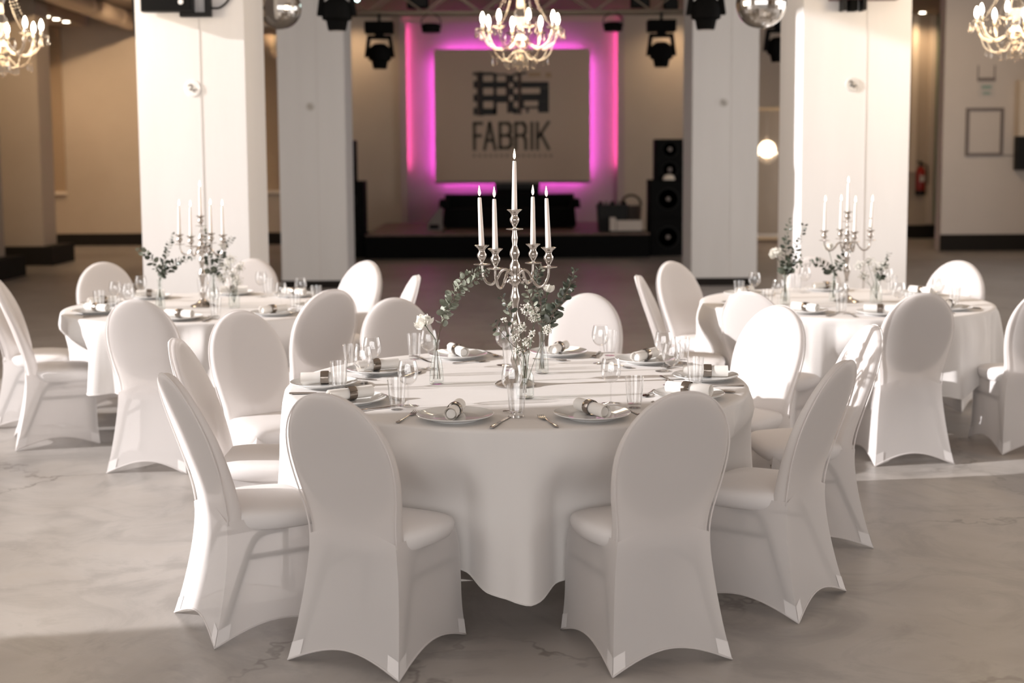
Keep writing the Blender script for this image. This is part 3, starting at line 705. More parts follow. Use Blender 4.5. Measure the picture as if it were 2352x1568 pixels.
# ------------------------------------------------------------------ boxes and signs on the columns
a = at(322, 26, CYL-0.12); b_ = at(440, 26, CYL-0.12)
t = thing('wall_speaker', 'black box speaker mounted high on the left near column', 'speaker', ((a.x+b_.x)/2, CYL-0.02, a.z))
hw = (b_.x-a.x)/2
MB().box(-hw, hw, -0.085, 0.005, 0.0, 0.30).build('cabinet', BLACKP, t, smooth=False)
MB().box(-hw+0.012, hw-0.012, -0.094, -0.0855, 0.012, 0.288).build('grille', GRILLE, t, smooth=False)
MB().lathe([(0.02, 0), (0.018, 0.003)], 14, Matrix.Translation((hw*0.58, -0.094, 0.07)) @ Matrix.Rotation(PI/2, 4, 'X')).build('badge', WHITEP, t)
MB().box(hw*0.45, hw+0.13, -0.04, 0.018, -0.035, -0.002).build('bracket_foot', BLACKP, t, smooth=False)
MB().box(hw+0.085, hw+0.13, -0.04, 0.018, -0.002, 0.3).build('bracket_post', BLACKP, t, smooth=False)
MB().tube(bez([(hw+0.13, 0.0, 0.03), (hw+0.2, 0.005, 0.04), (hw+0.27, 0.008, 0.12), (hw+0.3, 0.01, 0.3)], 6), 0.008, 6).build('cable', BLACKP, t)
a = at(1938, 24, CY1-0.1); b_ = at(1984, 24, CY1-0.1)
t = thing('wall_bracket', 'black mounting bracket with red bar high on the right near column', 'bracket', ((a.x+b_.x)/2, CY1-0.08, a.z)); hw = (b_.x-a.x)/2
for s in (-1, 1): MB().box(s*hw-0.012, s*hw+0.012, -0.06, 0.078, 0, 0.16).build('cheek', BLACKP, t, smooth=False)
MB().box(-0.03, 0.03, -0.03, 0.078, 0.0, 0.14).build('pivot', BLACK, t, smooth=False)
MB().box(-hw-0.1, hw+0.28, -0.05, 0.078, 0.085, 0.10).build('bar', REDLINE, t, smooth=False)
for (px, py, Y, r, label, mark) in ((443, 203, CYL, 0.060, 'round white sign with a small bird mark on left near column', PRINTG), (1958, 194, CY1, 0.056, 'round pale sign with dark scribbled mark on right near column', PRINTK), (713, 245, CY2, 0.055, 'small faint round sign on the left far column', PRINTF), (1663, 236, CY2, 0.055, 'small faint round sign on the right far column', PRINTG)):
    p = at(px, py, Y)
    t = thing('round_sign', label, 'sign', (p.x, Y, p.z), 0, 'round signs on the columns')
    Mx = Matrix.Rotation(PI/2, 4, 'X')
    MB().lathe([(r, 0.0), (r, 0.006), (r*0.97, 0.008)], 28, Mx).build('disc', WHITEP if px == 443 else SIGNG, t)
    MB().tube(bez([(-r*0.55, -0.010, r*0.3), (-r*0.2, -0.010, r*0.5), (-r*0.05, -0.010, r*0.15), (-r*0.35, -0.010, -r*0.15), (0.0, -0.010, -r*0.22), (r*0.6, -0.010, -r*0.15)], 5), 0.004, 5).build('drawn_mark', mark, t)
    MB().tube([(r*0.05, -0.010, -r*0.2), (r*0.2, -0.010, -r*0.5)], 0.0035, 5).build('drawn_mark', mark, t)
# black hanging cable bundle left of left column
a = at(313, 40, CY1+0.5); b_ = at(318, 130, CY1+0.5)
tag(MB().tube([(a.x, CY1+0.5, ZF-0.005), (a.x, CY1+0.5, a.z), (b_.x, CY1+0.5, (a.z+b_.z)/2), (b_.x+0.01, CY1+0.5, b_.z)], [0.03, 0.03, 0.025, 0.008], 8).build('cable_bundle', BLACKP), 'black cable bundle hanging beside the left near column', 'cable')

# ------------------------------------------------------------------ chandeliers
CHY = 9.4
def build_chandelier(loc, label):
    t = thing('chandelier', label, 'chandelier', loc, 0.2, 'crystal chandeliers')
    ZCL = loc[2]+(ZF-loc[2])/0.91
    t.scale = (0.91,)*3
    ra = 0.30
    MB().lathe([(0.0, -0.27), (0.02, -0.26), (0.05, -0.235), (0.055, -0.21), (0.03, -0.19), (0.025, -0.17), (0.06, -0.15), (0.075, -0.12), (0.05, -0.09), (0.03, -0.07), (0.035, 0.0), (0.06, 0.04), (0.055, 0.09), (0.03, 0.13), (0.026, 0.2), (0.05, 0.25), (0.045, 0.30), (0.022, 0.34), (0.02, 0.55), (0.04, 0.6), (0.015, 0.64)], 16).build('glass_column', CRYST, t)
    MB().tube([(0, 0, 0.63), (0, 0, ZCL-loc[2])], 0.006, 6).build('chain', SILVER, t)
    MB().lathe([(0.05, ZCL-loc[2]-0.03), (0.055, ZCL-loc[2]-0.001)], 16).build('ceiling_rose', SILVER, t)
    arm = MB().tube(bez([(0.05, 0, -0.10), (0.10, 0, -0.155), (0.17, 0, -0.185), (0.25, 0, -0.15), (0.285, 0, -0.09), (ra, 0, -0.045)], 5), 0.0115, 8).mesh('arm', CRYST)
    pan = MB().lathe([(0.012, -0.05), (0.03, -0.045), (0.052, -0.03), (0.055, -0.026), (0.03, -0.036), (0.013, -0.035)], 14).mesh('drip_pan', CRYST)
    slv = MB().lathe([(0.0125, -0.04), (0.0125, 0.0), (0.012, 0.012)], 10).mesh('candle_sleeve', SLEEVE)
    blb = MB().lathe([(0.0, 0.012), (0.010, 0.014), (0.0165, 0.03), (0.0185, 0.048), (0.015, 0.07), (0.007, 0.092), (0.0, 0.10)], 12).mesh('bulb', BULB)
    drop = MB().lathe([(0.0, -0.075), (0.008, -0.068), (0.011, -0.055), (0.006, -0.03), (0.002, -0.012), (0.006, -0.006), (0.002, 0.0)], 6).mesh('crystal_drop', CRYST, False)
    strand = MB()
    pth = bez([(0.035, 0, 0.62), (0.09, 0, 0.35), (0.17, 0, 0.12), (ra-0.015, 0, -0.03)], 9)
    for p in pth: strand.lathe([(0.0, -0.0085), (0.0085, 0), (0.0, 0.0085)], 6, Matrix.Translation(p))
    strand = strand.mesh('bead_strand', CRYST, False)
    swag = MB()
    for p in bez([(0.05, 0, -0.2), (0.13, 0, -0.27), (0.22, 0, -0.24), (0.27, 0, -0.13)], 7): swag.lathe([(0.0, -0.0075), (0.0075, 0), (0.0, 0.0075)], 6, Matrix.Translation(p))
    swag = swag.mesh('bead_swag', CRYST, False)
    n = 8
    for k in range(n):
        a = 2*PI*k/n; c, s = math.cos(a), math.sin(a)
        obj('arm', arm, t, (0, 0, 0), (0, 0, a))
        obj('bead_strand', strand, t, (0, 0, 0), (0, 0, a))
        obj('bead_swag', swag, t, (0, 0, 0), (0, 0, a+PI/n))
        for nm, me in (('drip_pan', pan), ('candle_sleeve', slv), ('bulb', blb)): obj(nm, me, t, (ra*c, ra*s, 0))
        for da, rr_, zz in ((0.14, ra+0.045, -0.03), (-0.14, ra+0.045, -0.03), (0, ra+0.052, -0.03), (0.5*2*PI/n, 0.22, -0.235)):
            obj('crystal_drop', drop, t, (rr_*math.cos(a+da), rr_*math.sin(a+da), zz), (0, 0, a))
        obj('crystal_drop', drop, t, (0.055*c, 0.055*s, -0.24), None, 1.1)
        obj('crystal_drop', drop, t, (0.11*c, 0.11*s, -0.255), None, 1.1)
    obj('crystal_drop', drop, t, (0, 0, -0.26), None, 1.3)
    l = bpy.data.lights.new('lamp', 'POINT'); l.energy = 55; l.color = (1.0, 0.76, 0.5); l.shadow_soft_size = 0.25
    lo = bpy.data.objects.new('lamp', l); COL.objects.link(lo); lo.parent = t; lo.location = (0, 0, 0.18)
    return t
pc = at(1195, 58, CHY)
ch0 = build_chandelier((pc.x, CHY, pc.z), 'crystal chandelier in the centre above the stage view')
for (px, py, lab) in ((2, 72, 'crystal chandelier cut off by the left edge'), (2334, 38, 'crystal chandelier cut off by the right edge')):
    p = at(px, py, CHY); c = copy_tree(ch0); c.location = (p.x, CHY, p.z); c['label'] = lab
c = copy_tree(ch0); c.location = (8.57, CHY, pc.z); c['label'] = 'crystal chandelier seen only reflected in the back wall mirror'

# ------------------------------------------------------------------ banquet chair
def dense(pts, n=8):
    q = bez([(z, v, 0) for z, v in pts], n)
    return [(p.x, p.y) for p in q]
def interp(tb, z):
    if z <= tb[0][0]: return tb[0][1]
    for (a, p), (b_, q) in zip(tb[:-1], tb[1:]):
        if z <= b_: return p+(q-p)*(z-a)/max(1e-9, b_-a)
    return tb[-1][1]
YBT = dense([(0, -0.238), (0.12, -0.205), (0.25, -0.178), (0.36, -0.166), (0.45, -0.170), (0.56, -0.192), (0.69, -0.232), (0.83, -0.284), (0.94, -0.326)])
def yb(z): return interp(YBT, z)     # outer back profile
HT, ZCEN = 0.938, 0.69
def hwid(z):
    if z >= ZCEN: return 0.200*math.sqrt(max(0, 1-((z-ZCEN)/(HT-ZCEN))**2.1))
    return interp(HWT, z)
HWT = dense([(0, 0.218), (0.1, 0.203), (0.2, 0.191), (0.3, 0.180), (0.38, 0.172), (0.44, 0.170), (0.50, 0.175), (0.57, 0.188), (0.635, 0.197), (ZCEN, 0.200), (ZCEN+0.02, 0.200)])
def loft_back(z0, inset, tbot, ttop, m_, name, nz=26, nseg=28):
    rings = []
    for i in range(nz+1):
        u = i/nz
        if u < 0.55: z = z0+(ZCEN-z0)*(u/0.55)
        else: z = ZCEN+(HT-inset-ZCEN)*math.sin((u-0.55)/0.45*PI/2)
        zz = z if inset == 0 else ZCEN+(z-ZCEN)*(HT-ZCEN)/(HT-inset-ZCEN) if z > ZCEN else z
        hw = max(hwid(min(zz, HT))-inset, 0.0012)
        th = (tbot+(ttop-tbot)*((z-z0)/(HT-z0)))*min(1, (hw/0.05)**0.6)/2
        yc = yb(z)+(tbot+(ttop-tbot)*((z-z0)/(HT-z0)))/2
        ring = []
        for k in range(nseg):
            a = 2*PI*k/nseg; ca, sa = math.cos(a), math.sin(a)
            x = hw*math.copysign(abs(ca)**0.55, ca); y = th*math.copysign(abs(sa)**0.5, sa)
            y -= 0.006*(1-(x/0.21)**2)*min(1, max(0, (z-0.50)/0.12))
            ring.append(Vector((x, yc+y, z)))
        rings.append(ring)
    return MB().rings(rings, inset > 0, True).mesh(name, m_, True, 70)
backrest_me = loft_back(0.42, 0.0, 0.075, 0.042, FABRIC, 'backrest')
# opaque oval pad inside the back
mbp = MB(); rings = []
for i in range(15):
    a = PI*i/14; z = 0.705-0.215*math.cos(a); hw = max(0.188*math.sin(a)**0.85, 0.002)
    rings.append([Vector((hw*math.copysign(abs(math.cos(2*PI*k/20))**0.7, math.cos(2*PI*k/20)), yb(z)+0.018+0.012*math.sin(2*PI*k/20), z)) for k in range(20)])
pad_me = mbp.rings(rings).mesh('back_pad', PADFAB, True, 60)
def seat_mesh():
    rings = []
    lev = [(0.375, 0.030), (0.385, 0.014), (0.405, 0.004), (0.425, 0.0), (0.440, 0.006), (0.449, 0.022), (0.455, 0.05), (0.458, 0.10)]
    for z, ins in lev:
        ring = []
        for k in range(44):
            a = 2*PI*k/44; ca, sa = math.cos(a), math.sin(a)
            hx = 0.212-ins; hy = 0.188-ins; e = 0.42
            x = hx*math.copysign(abs(ca)**e, ca); y = 0.036+hy*math.copysign(abs(sa)**e, sa)
            if y < 0: x *= 1-0.20*(-y/0.15)
            ring.append(Vector((x, y, z-0.008*max(0, y/0.2))))
        rings.append(ring)
    return MB().rings(rings).mesh('seat', FABRICP, True, 60)
seat_me = seat_mesh()
def arch(t): return max(0.0, math.sin(PI*t))**0.95
FCX = dense([(0, 0.212), (0.12, 0.203), (0.25, 0.200), (0.34, 0.196), (0.40, 0.186), (0.43, 0.178)])
FCY = dense([(0, 0.226), (0.12, 0.217), (0.25, 0.214), (0.34, 0.210), (0.40, 0.200), (0.43, 0.192)])
def corner(i, z):          # 0 rear-left 1 rear-right 2 front-right 3 front-left
    if i == 0: return Vector((-hwid(z), yb(z), z))
    if i == 1: return Vector((hwid(z), yb(z), z))
    u = 1-z/0.43
    x = interp(FCX, z); y = interp(FCY, z)
    return Vector((x if i == 2 else -x, y, z))
skm = MB(); hem_path = []
for (a, b_, ah, pull) in ((0, 1, 0.062, 0.002), (1, 2, 0.058, 0.006), (2, 3, 0.06, 0.006), (3, 0, 0.058, 0.006)):
    rows = []; NU, NV = 16, 14
    for j in range(NV+1):
        v = j/NV; row = []
        for i in range(NU+1):
            u = i/NU; ztop = 0.425+0.04*math.sin(PI*u) if (a, b_) == (0, 1) else 0.425
            z = ztop*(1-v)+ah*arch(u)*v
            p = corner(a, z).lerp(corner(b_, z), u); p.z = z
            n_ = {0: Vector((0, 1, 0)), 1: Vector((-1, 0, 0)), 2: Vector((0, -1, 0)), 3: Vector((1, 0, 0))}[a]
            p += n_*pull*math.sin(PI*u)*math.sin(PI*min(1, v*1.15))
            row.append(p)
        rows.append(row)
    skm.rings(rows, False, False, closed=False); hem_path += rows[-1][:-1]
hem_path.append(hem_path[0])
skirt_me = skm.mesh('skirt', FABRIC, True, 60)
for f in skirt_me.polygons: pass
hem_me = MB().tube([p+Vector((0, 0, 0.003)) for p in hem_path], 0.0035, 6, False).mesh('hem', FABRIC, True, 80)
pp = []
for s in (-1, 1):
    zz = [0.41+(ZCEN-0.41)*i/10 for i in range(11)]+[ZCEN+(HT-ZCEN)*math.sin(i/14*PI/2) for i in range(1, 15)]
    if s < 0: pp += [Vector((-hwid(z), yb(z)+0.006, z)) for z in zz]
    else: pp += [Vector((hwid(z), yb(z)+0.006, z)) for z in reversed(zz[:-1])]
piping_me = MB().tube(pp, 0.003, 6, False).mesh('piping', FABRIC, True, 80)
PANELS = ((0, 1, 0.062), (1, 2, 0.058), (2, 3, 0.06), (3, 0, 0.058))
def pocket(i):               # doubled patch of fabric round each foot
    mbb = MB()
    nrm = {0: Vector((0, -1, 0)), 1: Vector((1, 0, 0)), 2: Vector((0, 1, 0)), 3: Vector((-1, 0, 0))}
    for (a, b_, ah) in PANELS:
        if i not in (a, b_): continue
        rows = []
        for v in (0.86, 0.93, 1.0):
            row = []
            for k in range(4):
                u = 0.10*k/3 if i == a else 1-0.10*k/3
                z = 0.425*(1-v)+ah*arch(u)*v
                p = corner(a, z).lerp(corner(b_, z), u); p.z = max(z, 0.002); row.append(p+nrm[a]*0.0018)
            rows.append(row)
        mbb.rings(rows, False, False, closed=False)
    return mbb.mesh('foot_pocket', FABRICP, True, 60)
pockets = [pocket(i) for i in range(4)]
leg_me = []
def side_x(y, z):          # inner face of the side panel
    a = corner(1, z); b_ = corner(2, z); u = min(1, max(0, (y-a.y)/(b_.y-a.y)))
    return a.x+(b_.x-a.x)*u-0.006*math.sin(PI*u)-0.0165
for s in (-1, 1):
    leg_me.append(MB().tube([(s*side_x(y, z), y, z) for y, z in bez2([(0.06, 0.368), (-0.03, 0.362), (-0.075, 0.325), (-0.135, 0.19), (-0.205, 0.028)], 5)], 0.0125, 8).mesh('leg', FRAME))
    leg_me.append(MB().tube([(s*side_x(0.195, z), 0.195, z) for z in (0.37, 0.28, 0.18, 0.09, 0.028)], 0.0125, 8).mesh('leg', FRAME))
rail_me = [MB().tube([(s*(side_x(y, 0.285)+0.002), y, 0.285) for y in (-0.09, 0.0, 0.1, 0.195)], 0.010, 8).mesh('side_rail', FRAME) for s in (-1, 1)]
chair0 = None
def chair(top, f, label, group):
    global chair0
    f = Vector((f[0], f[1])).normalized()
    loc = (top[0]+f.x*0.31, top[1]+f.y*0.31, 0); rz = -math.atan2(f.x, f.y)
    if chair0 is None:
        t = thing('banquet_chair', label, 'chair', loc, rz, group)
        for nm, me in (('backrest', backrest_me), ('back_pad', pad_me), ('seat', seat_me), ('skirt', skirt_me), ): 
            po = obj(nm, me, t)
            if nm == 'skirt': obj('hem', hem_me, po)
            if nm == 'backrest': obj('piping', piping_me, po)
        for me in pockets: obj('foot_pocket', me, t)
        for me in leg_me: obj('leg', me, t)
        for me in rail_me: obj('side_rail', me, t)
        chair0 = t
    else:
        t = copy_tree(chair0); t.location = loc; t.rotation_euler = (0, 0, rz); t['label'] = label; t['group'] = group; t.scale = (1, 1, 1)
    return t
TABLES = {'front': (Vector((0.05, 5.33)), 0.945), 'left': (Vector((-1.87, 8.26)), 0.90), 'right': (Vector((2.17, 8.26)), 0.91)}
TNAME = {'front': 'the front table', 'left': 'the rear left table', 'right': 'the rear right table'}
def tp(px, py): p = ground(px, py, 0.934); return (p.x, p.y)
def tq(px, py): p = ground(px, py, 0.95); return (p.x, p.y)
SEATS = {'front': [], 'left': [], 'right': []}
def seat(tab, phrase, top, f=None):
    c = TABLES[tab][0]
    if f is None: f = (c.x-top[0], c.y-top[1])
    fv = Vector(f).normalized()
    o = chair(top, f, 'white stretch-covered round-back banquet chair at the %s of %s' % (phrase, TNAME[tab]), 'chairs around %s' % TNAME[tab])
    if tab != 'front': o.scale = (1.015,)*3
    SEATS[tab].append((phrase, Vector((o.location.x, o.location.y)), fv))
seat('front', 'near left seat', tp(744, 906), (0.45, 0.893))
seat('front', 'near right seat', tp(1574, 901), (-0.33, 0.945))
seat('front', 'right front seat', tp(1943, 830), (-0.80, 0.60))
seat('front', 'right middle seat', tp(2008, 748), (-0.965, -0.10))
seat('front', 'right back seat', tp(1792, 703), (-0.74, -0.67))
seat('front', 'far right seat', tp(1350, 676), (-0.20, -0.98))
seat('front', 'far left seat', tp(905, 686), (0.30, -0.95))
seat('front', 'left back seat', tp(548, 715), (0.62, -0.78))
seat('front', 'left middle seat', tp(399, 780), (1.0, 0.02))
seat('front', 'left front seat', tp(381, 860), (0.85, 0.53))
seat('left', 'near left seat', tq(312, 688), (0.10, 1.0))
seat('left', 'near right seat', tq(762, 665), (-0.62, 0.78))
seat('left', 'right middle seat', tq(957, 633), (-1.0, -0.22))
seat('left', 'right back seat', tq(842, 600), (-0.62, -0.78))
seat('left', 'far seat', tq(580, 595))
seat('left', 'left back seat', tq(237, 603), (0.45, -0.9))
seat('left', 'left middle seat', (-3.3, 8.35), (1.0, -0.03))
seat('left', 'left front seat', (-2.99, 7.67), (0.93, 0.36))
seat('right', 'near right seat', tq(2122, 673), (-0.08, 1.0))
seat('right', 'near left seat', tq(1720, 670), (0.62, 0.8))
seat('right', 'left middle seat', tq(1466, 633), (1.0, -0.20))
seat('right', 'left back seat', tq(1542, 601), (0.62, -0.78))
seat('right', 'far seat', tq(1866, 590))
seat('right', 'right back seat', tq(2202, 600), (-0.6, -0.8))
seat('right', 'right front seat', (3.02, 7.14), (-0.06, 1.0))

# ------------------------------------------------------------------ tables and cloths
TZ = 0.755
def cloth(tab, hem0, seed):
    c, Rt = TABLES[tab]; rnd = random.Random(seed); NT = 360
    phs = [rnd.uniform(0, 2*PI) for _ in range(6)]
    push = []
    for ph, p, f in SEATS[tab]:
        d = p-c; push.append((math.atan2(d.y, d.x), d.length-0.226-0.015, 0.225/max(0.5, d.length-0.2)))
    def fold(a):
        return 0.55*math.sin(11*a+phs[0]+0.8*math.sin(2*a+phs[1]))+0.3*math.sin(17*a+phs[2])+0.25*math.sin(6*a+phs[3])+0.16*math.sin(27*a+phs[4])
    def fine(a):
        x = math.sin(19*a+phs[5]+1.3*math.sin(5*a+phs[2])); y = math.sin(37*a+phs[1]+1.1*math.sin(7*a+phs[0]))
        return 1.3*x*abs(x)+0.7*y*abs(y)
    def hemz(a): return hem0+0.035*math.sin(4*a+phs[4])+0.02*math.sin(9*a+phs[5])-0.03*fold(a)
    rings = []
    for rr in (0.02, 0.12, 0.25, 0.4, 0.55, 0.7, 0.82, 0.92, 0.97):
        rings.append([Vector((rr*Rt*math.cos(2*PI*k/NT), rr*Rt*math.sin(2*PI*k/NT), TZ)) for k in range(NT)])
    for q in (0.35, 0.7, 1.0):
        rings.append([Vector(((Rt-0.012+0.014*math.sin(q*PI/2))*math.cos(2*PI*k/NT), (Rt-0.012+0.014*math.sin(q*PI/2))*math.sin(2*PI*k/NT), TZ-0.014*(1-math.cos(q*PI/2)))) for k in range(NT)])
    nv = 16
    for j in range(1, nv+1):
        v = j/nv; ring = []
        for k in range(NT):
            a = 2*PI*k/NT; zt = TZ-0.014; z = zt+(hemz(a)-zt)*v
            r = Rt+0.002+0.035*v+0.065*(v**0.6)*fold(a)+0.014*(v**0.4)*fine(a)
            for pa, pr_, hw in push:
                da = abs((a-pa+PI) % (2*PI)-PI)
                if da < hw*1.5 and z < 0.68:
                    wgt = min(1, (hw*1.5-da)/(hw*0.6)); wz = min(1, (0.68-z)/0.22)
                    wgt = wgt*wgt*(3-2*wgt)*wz*wz*(3-2*wz)
                    if r > pr_: r += (pr_-r)*wgt
            ring.append(Vector((r*math.cos(a), r*math.sin(a), z)))
        rings.append(ring)
    me = MB().rings(rings, True, False).mesh('tablecloth', LINEN, True, 80)
    o = obj('tablecloth', me, None, (c.x, c.y, 0))
    tag(o, 'white floor-sweeping cloth draped over %s' % TNAME[tab], 'tablecloth', 'white tablecloths')
    t = thing('round_table', 'round banquet table standing under the white cloth of %s' % TNAME[tab], 'table', (c.x, c.y, 0), 0, 'round banquet tables')
    MB().lathe([(Rt-0.03, TZ-0.04), (Rt-0.015, TZ-0.035), (Rt-0.015, TZ-0.006), (Rt-0.03, TZ-0.003)], 48).build('tabletop', TABLEW, t)
    for sx in (-1, 1):
        for sy in (-1, 1): MB().tube([(sx*0.33, sy*0.33, 0), (sx*0.30, sy*0.30, TZ-0.04)], 0.015, 8).build('leg', FRAME, t)
    hp = []
    for k in range(NT+1):
        p = rings[-1][k % NT]; hp.append(p)
    MB().tube(hp, 0.003, 5, False).build('hem', LINEN, o)
cloth('front', 0.215, 5)
cloth('left', 0.31, 11)
cloth('right', 0.31, 23)

# ------------------------------------------------------------------ tableware prototypes
TOP = TZ+0.001
plate_p = MB().lathe([(0.0, 0.004), (0.080, 0.004), (0.086, 0.0), (0.088, 0.004), (0.118, 0.013), (0.136, 0.019), (0.1375, 0.021), (0.136, 0.0225), (0.118, 0.0175), (0.090, 0.0095), (0.084, 0.0085), (0.0, 0.0085)], 56).mesh('dinner_plate', PORC, True, 60)
def spiral_roll():
    mbb = MB(); L_ = 0.185; prof = []
    for i in range(41):
        a = i/40*2*PI*1.7; r = 0.0245-0.0055*(i/40)
        prof.append((r*math.cos(a), r*math.sin(a)))
    n = len(prof); rows = []
    for x in (-L_/2, -L_/4, 0, L_/4, L_/2):
        s = 1.0 if abs(x) > 0.01 else 0.93
        rows.append([Vector((x, p[0]*s, p[1]*s)) for p in prof])
    mbb.rings(rows, False, False, closed=False)
    # inner core so that the roll is solid
    mbb.tube([(-L_/2+0.012, 0, 0), (L_/2-0.012, 0, 0)], 0.0165, 16)
    return mbb.mesh('napkin_roll', NAPKIN, True, 60)
roll_p = spiral_roll()
ring_p = MB().rings([[Vector((x, r*math.cos(2*PI*k/28), r*math.sin(2*PI*k/28))) for k in range(28)] for x, r in ((-0.016, 0.0252), (-0.0165, 0.0265), (-0.012, 0.0275), (0.012, 0.0275), (0.0165, 0.0265), (0.016, 0.0252))], False, False).mesh('napkin_ring', RINGM, True, 60)
wbowl = MB().lathe([(0.0040, 0.078), (0.012, 0.0805), (0.024, 0.089), (0.0335, 0.102), (0.0385, 0.120), (0.0375, 0.140), (0.0335, 0.160), (0.0305, 0.172), (0.0295, 0.172), (0.0325, 0.160), (0.0363, 0.140), (0.0372, 0.120), (0.0322, 0.103), (0.0225, 0.091), (0.010, 0.084), (0.0, 0.083)], 28, None, False).mesh('bowl', GLASS, True, 70)
wstem = MB().lathe([(0.0048, 0.004), (0.0038, 0.012), (0.0034, 0.04), (0.0036, 0.07), (0.0045, 0.079)], 12, None, False).mesh('stem', GLASS, True, 70)
wfoot = MB().lathe([(0.0, 0.0), (0.034, 0.0), (0.0345, 0.001), (0.030, 0.002), (0.012, 0.004), (0.0048, 0.007)], 28, None, False).mesh('foot', GLASS, True, 70)
tw = []
for r, z in ((0.026, 0.014), (0.0285, 0.03), (0.0325, 0.08), (0.0355, 0.116), (0.0345, 0.117), (0.0312, 0.08), (0.0268, 0.03), (0.024, 0.018)): tw.append((r, z))
twall = MB().lathe(tw, 20, None, False).mesh('wall', GLASS, True, 30)
tbase = MB().lathe([(0.0, 0.0), (0.0235, 0.0), (0.0258, 0.003), (0.026, 0.014), (0.0, 0.016)], 20, None, False).mesh('thick_base', GLASS, True, 30)
kblade = MB(); 
kb = [(0.0, 0.0035), (0.03, 0.0085), (0.08, 0.010), (0.105, 0.008), (0.118, 0.001)]
kblade.rings([[Vector((-0.006, y, 0.002)), Vector((w_*0.9-0.004, y, 0.0016)), Vector((w_*0.9-0.004, y, 0.0024)), Vector((-0.006, y, 0.0036))] for y, w_ in kb]); kblade = kblade.mesh('blade', STEEL, True, 50)
khand = MB().tube([(0, -0.105, 0.0045), (0, -0.10, 0.0045), (0, -0.05, 0.0045), (0, 0.0, 0.004), (0, 0.004, 0.0035)], [0.006, 0.0085, 0.0075, 0.0055, 0.003], 10, True, 0.5).mesh('handle', STEEL)
fhand = MB().tube([(0, -0.10, 0.004), (0, -0.095, 0.004), (0, -0.05, 0.004), (0, 0.0, 0.005), (0, 0.03, 0.007)], [0.005, 0.008, 0.0055, 0.0032, 0.0035], 10, True, 0.4).mesh('handle', STEEL)
fh = MB()
fh.rings([[Vector((-w_, y, z)), Vector((w_, y, z)), Vector((w_, y, z+0.0018)), Vector((-w_, y, z+0.0018))] for y, w_, z in ((0.028, 0.0035, 0.006), (0.04, 0.009, 0.0052), (0.05, 0.0118, 0.0035), (0.058, 0.0122, 0.0028))])
for k in range(4):
    x = -0.0103+k*0.00687
    fh.rings([[Vector((x-w_, y, z)), Vector((x+w_, y, z)), Vector((x+w_, y, z+0.0016)), Vector((x-w_, y, z+0.0016))] for y, w_, z in ((0.057, 0.0019, 0.0028), (0.075, 0.0017, 0.003), (0.092, 0.0014, 0.0055), (0.099, 0.0007, 0.0078))])
fhead = fh.mesh('tines', STEEL, True, 50)
sb = []
for i in range(9):
    a = PI*i/8; y = 0.052-0.026*math.cos(a); w_ = max(0.0165*math.sin(a)**0.8, 0.0008)
    sb.append([Vector((w_*math.cos(2*PI*k/12)*1.0, y, 0.0055+0.0045*math.sin(2*PI*k/12)*(1 if math.sin(2*PI*k/12) < 0 else 0.15)*math.sin(a))) for k in range(12)])
sbowl = MB().rings(sb).mesh('bowl', STEEL, True, 70)
shand = MB().tube([(0, -0.085, 0.004), (0, -0.08, 0.004), (0, -0.04, 0.004), (0, 0.0, 0.0055), (0, 0.028, 0.0065)], [0.0045, 0.007, 0.005, 0.003, 0.003], 10, True, 0.4).mesh('handle', STEEL)
PROTO = {}
def ware(kind, x, y, z, rz, label, cat, group, scale=None):
    defs = {'wine_glass': (('bowl', wbowl), ('stem', wstem), ('foot', wfoot)), 'tumbler': (('wall', twall), ('thick_base', tbase)),
            'table_knife': (('blade', kblade), ('handle', khand)), 'table_fork': (('tines', fhead), ('handle', fhand)), 'dessert_spoon': (('bowl', sbowl), ('handle', shand))}
    if kind not in PROTO:
        t = thing(kind, label, cat, (x, y, z), rz, group)
        for nm, me in defs[kind]: obj(nm, me, t)
        PROTO[kind] = t
    else:
        t = copy_tree(PROTO[kind]); t.location = (x, y, z); t.rotation_euler = (0, 0, rz); t['label'] = label; t['group'] = group
    if scale: t.scale = (scale,)*3
    return t
def napkin(x, y, z, rz, label, tilt=0.0):
    t = thing('napkin_roll', label, 'napkin', (x, y, z), rz, 'rolled napkins in rings')
    obj('rolled_napkin', roll_p, t, (0, 0, 0.0265), (random.uniform(-0.6, 0.6), 0, 0))
    obj('napkin_ring', ring_p, t, (random.uniform(-0.012, 0.012), 0, 0.0276))
FR = {  # front table: seat -> pixel of plate, napkin ends, wine foot, tumbler foot
 'near left seat': ((1045, 955), (1029, 962, 1066, 922), (1176, 944), (1187, 957)),
 'near right seat': ((1362, 952), (1322, 930, 1400, 954), (1403, 926), (1457, 936)),
 'right front seat': ((1582, 906), (1515, 893, 1640, 906), (1542, 884), (1597, 886)),
 'right middle seat': ((1620, 864), (1560, 852, 1672, 853), (1523, 852), (1567, 833)),
 'right back seat': ((1482, 826), (1452, 820, 1512, 805), (1379, 834), (1400, 816)),
 'far right seat': ((1283, 809), (1256, 804, 1304, 785), (1158, 838), (1172, 850)),
 'far left seat': ((1052, 815), (1058, 808, 1010, 789), (985, 846), (952, 824)),
 'left back seat': ((868, 849), (895, 833, 835, 838), (856, 866), (806, 852)),
 'left middle seat': ((742, 880), (678, 871, 780, 869), (834, 891), (779, 896)),
 'left front seat': ((805, 917), (772, 910, 866, 898), (938, 932), (912, 940)),
}
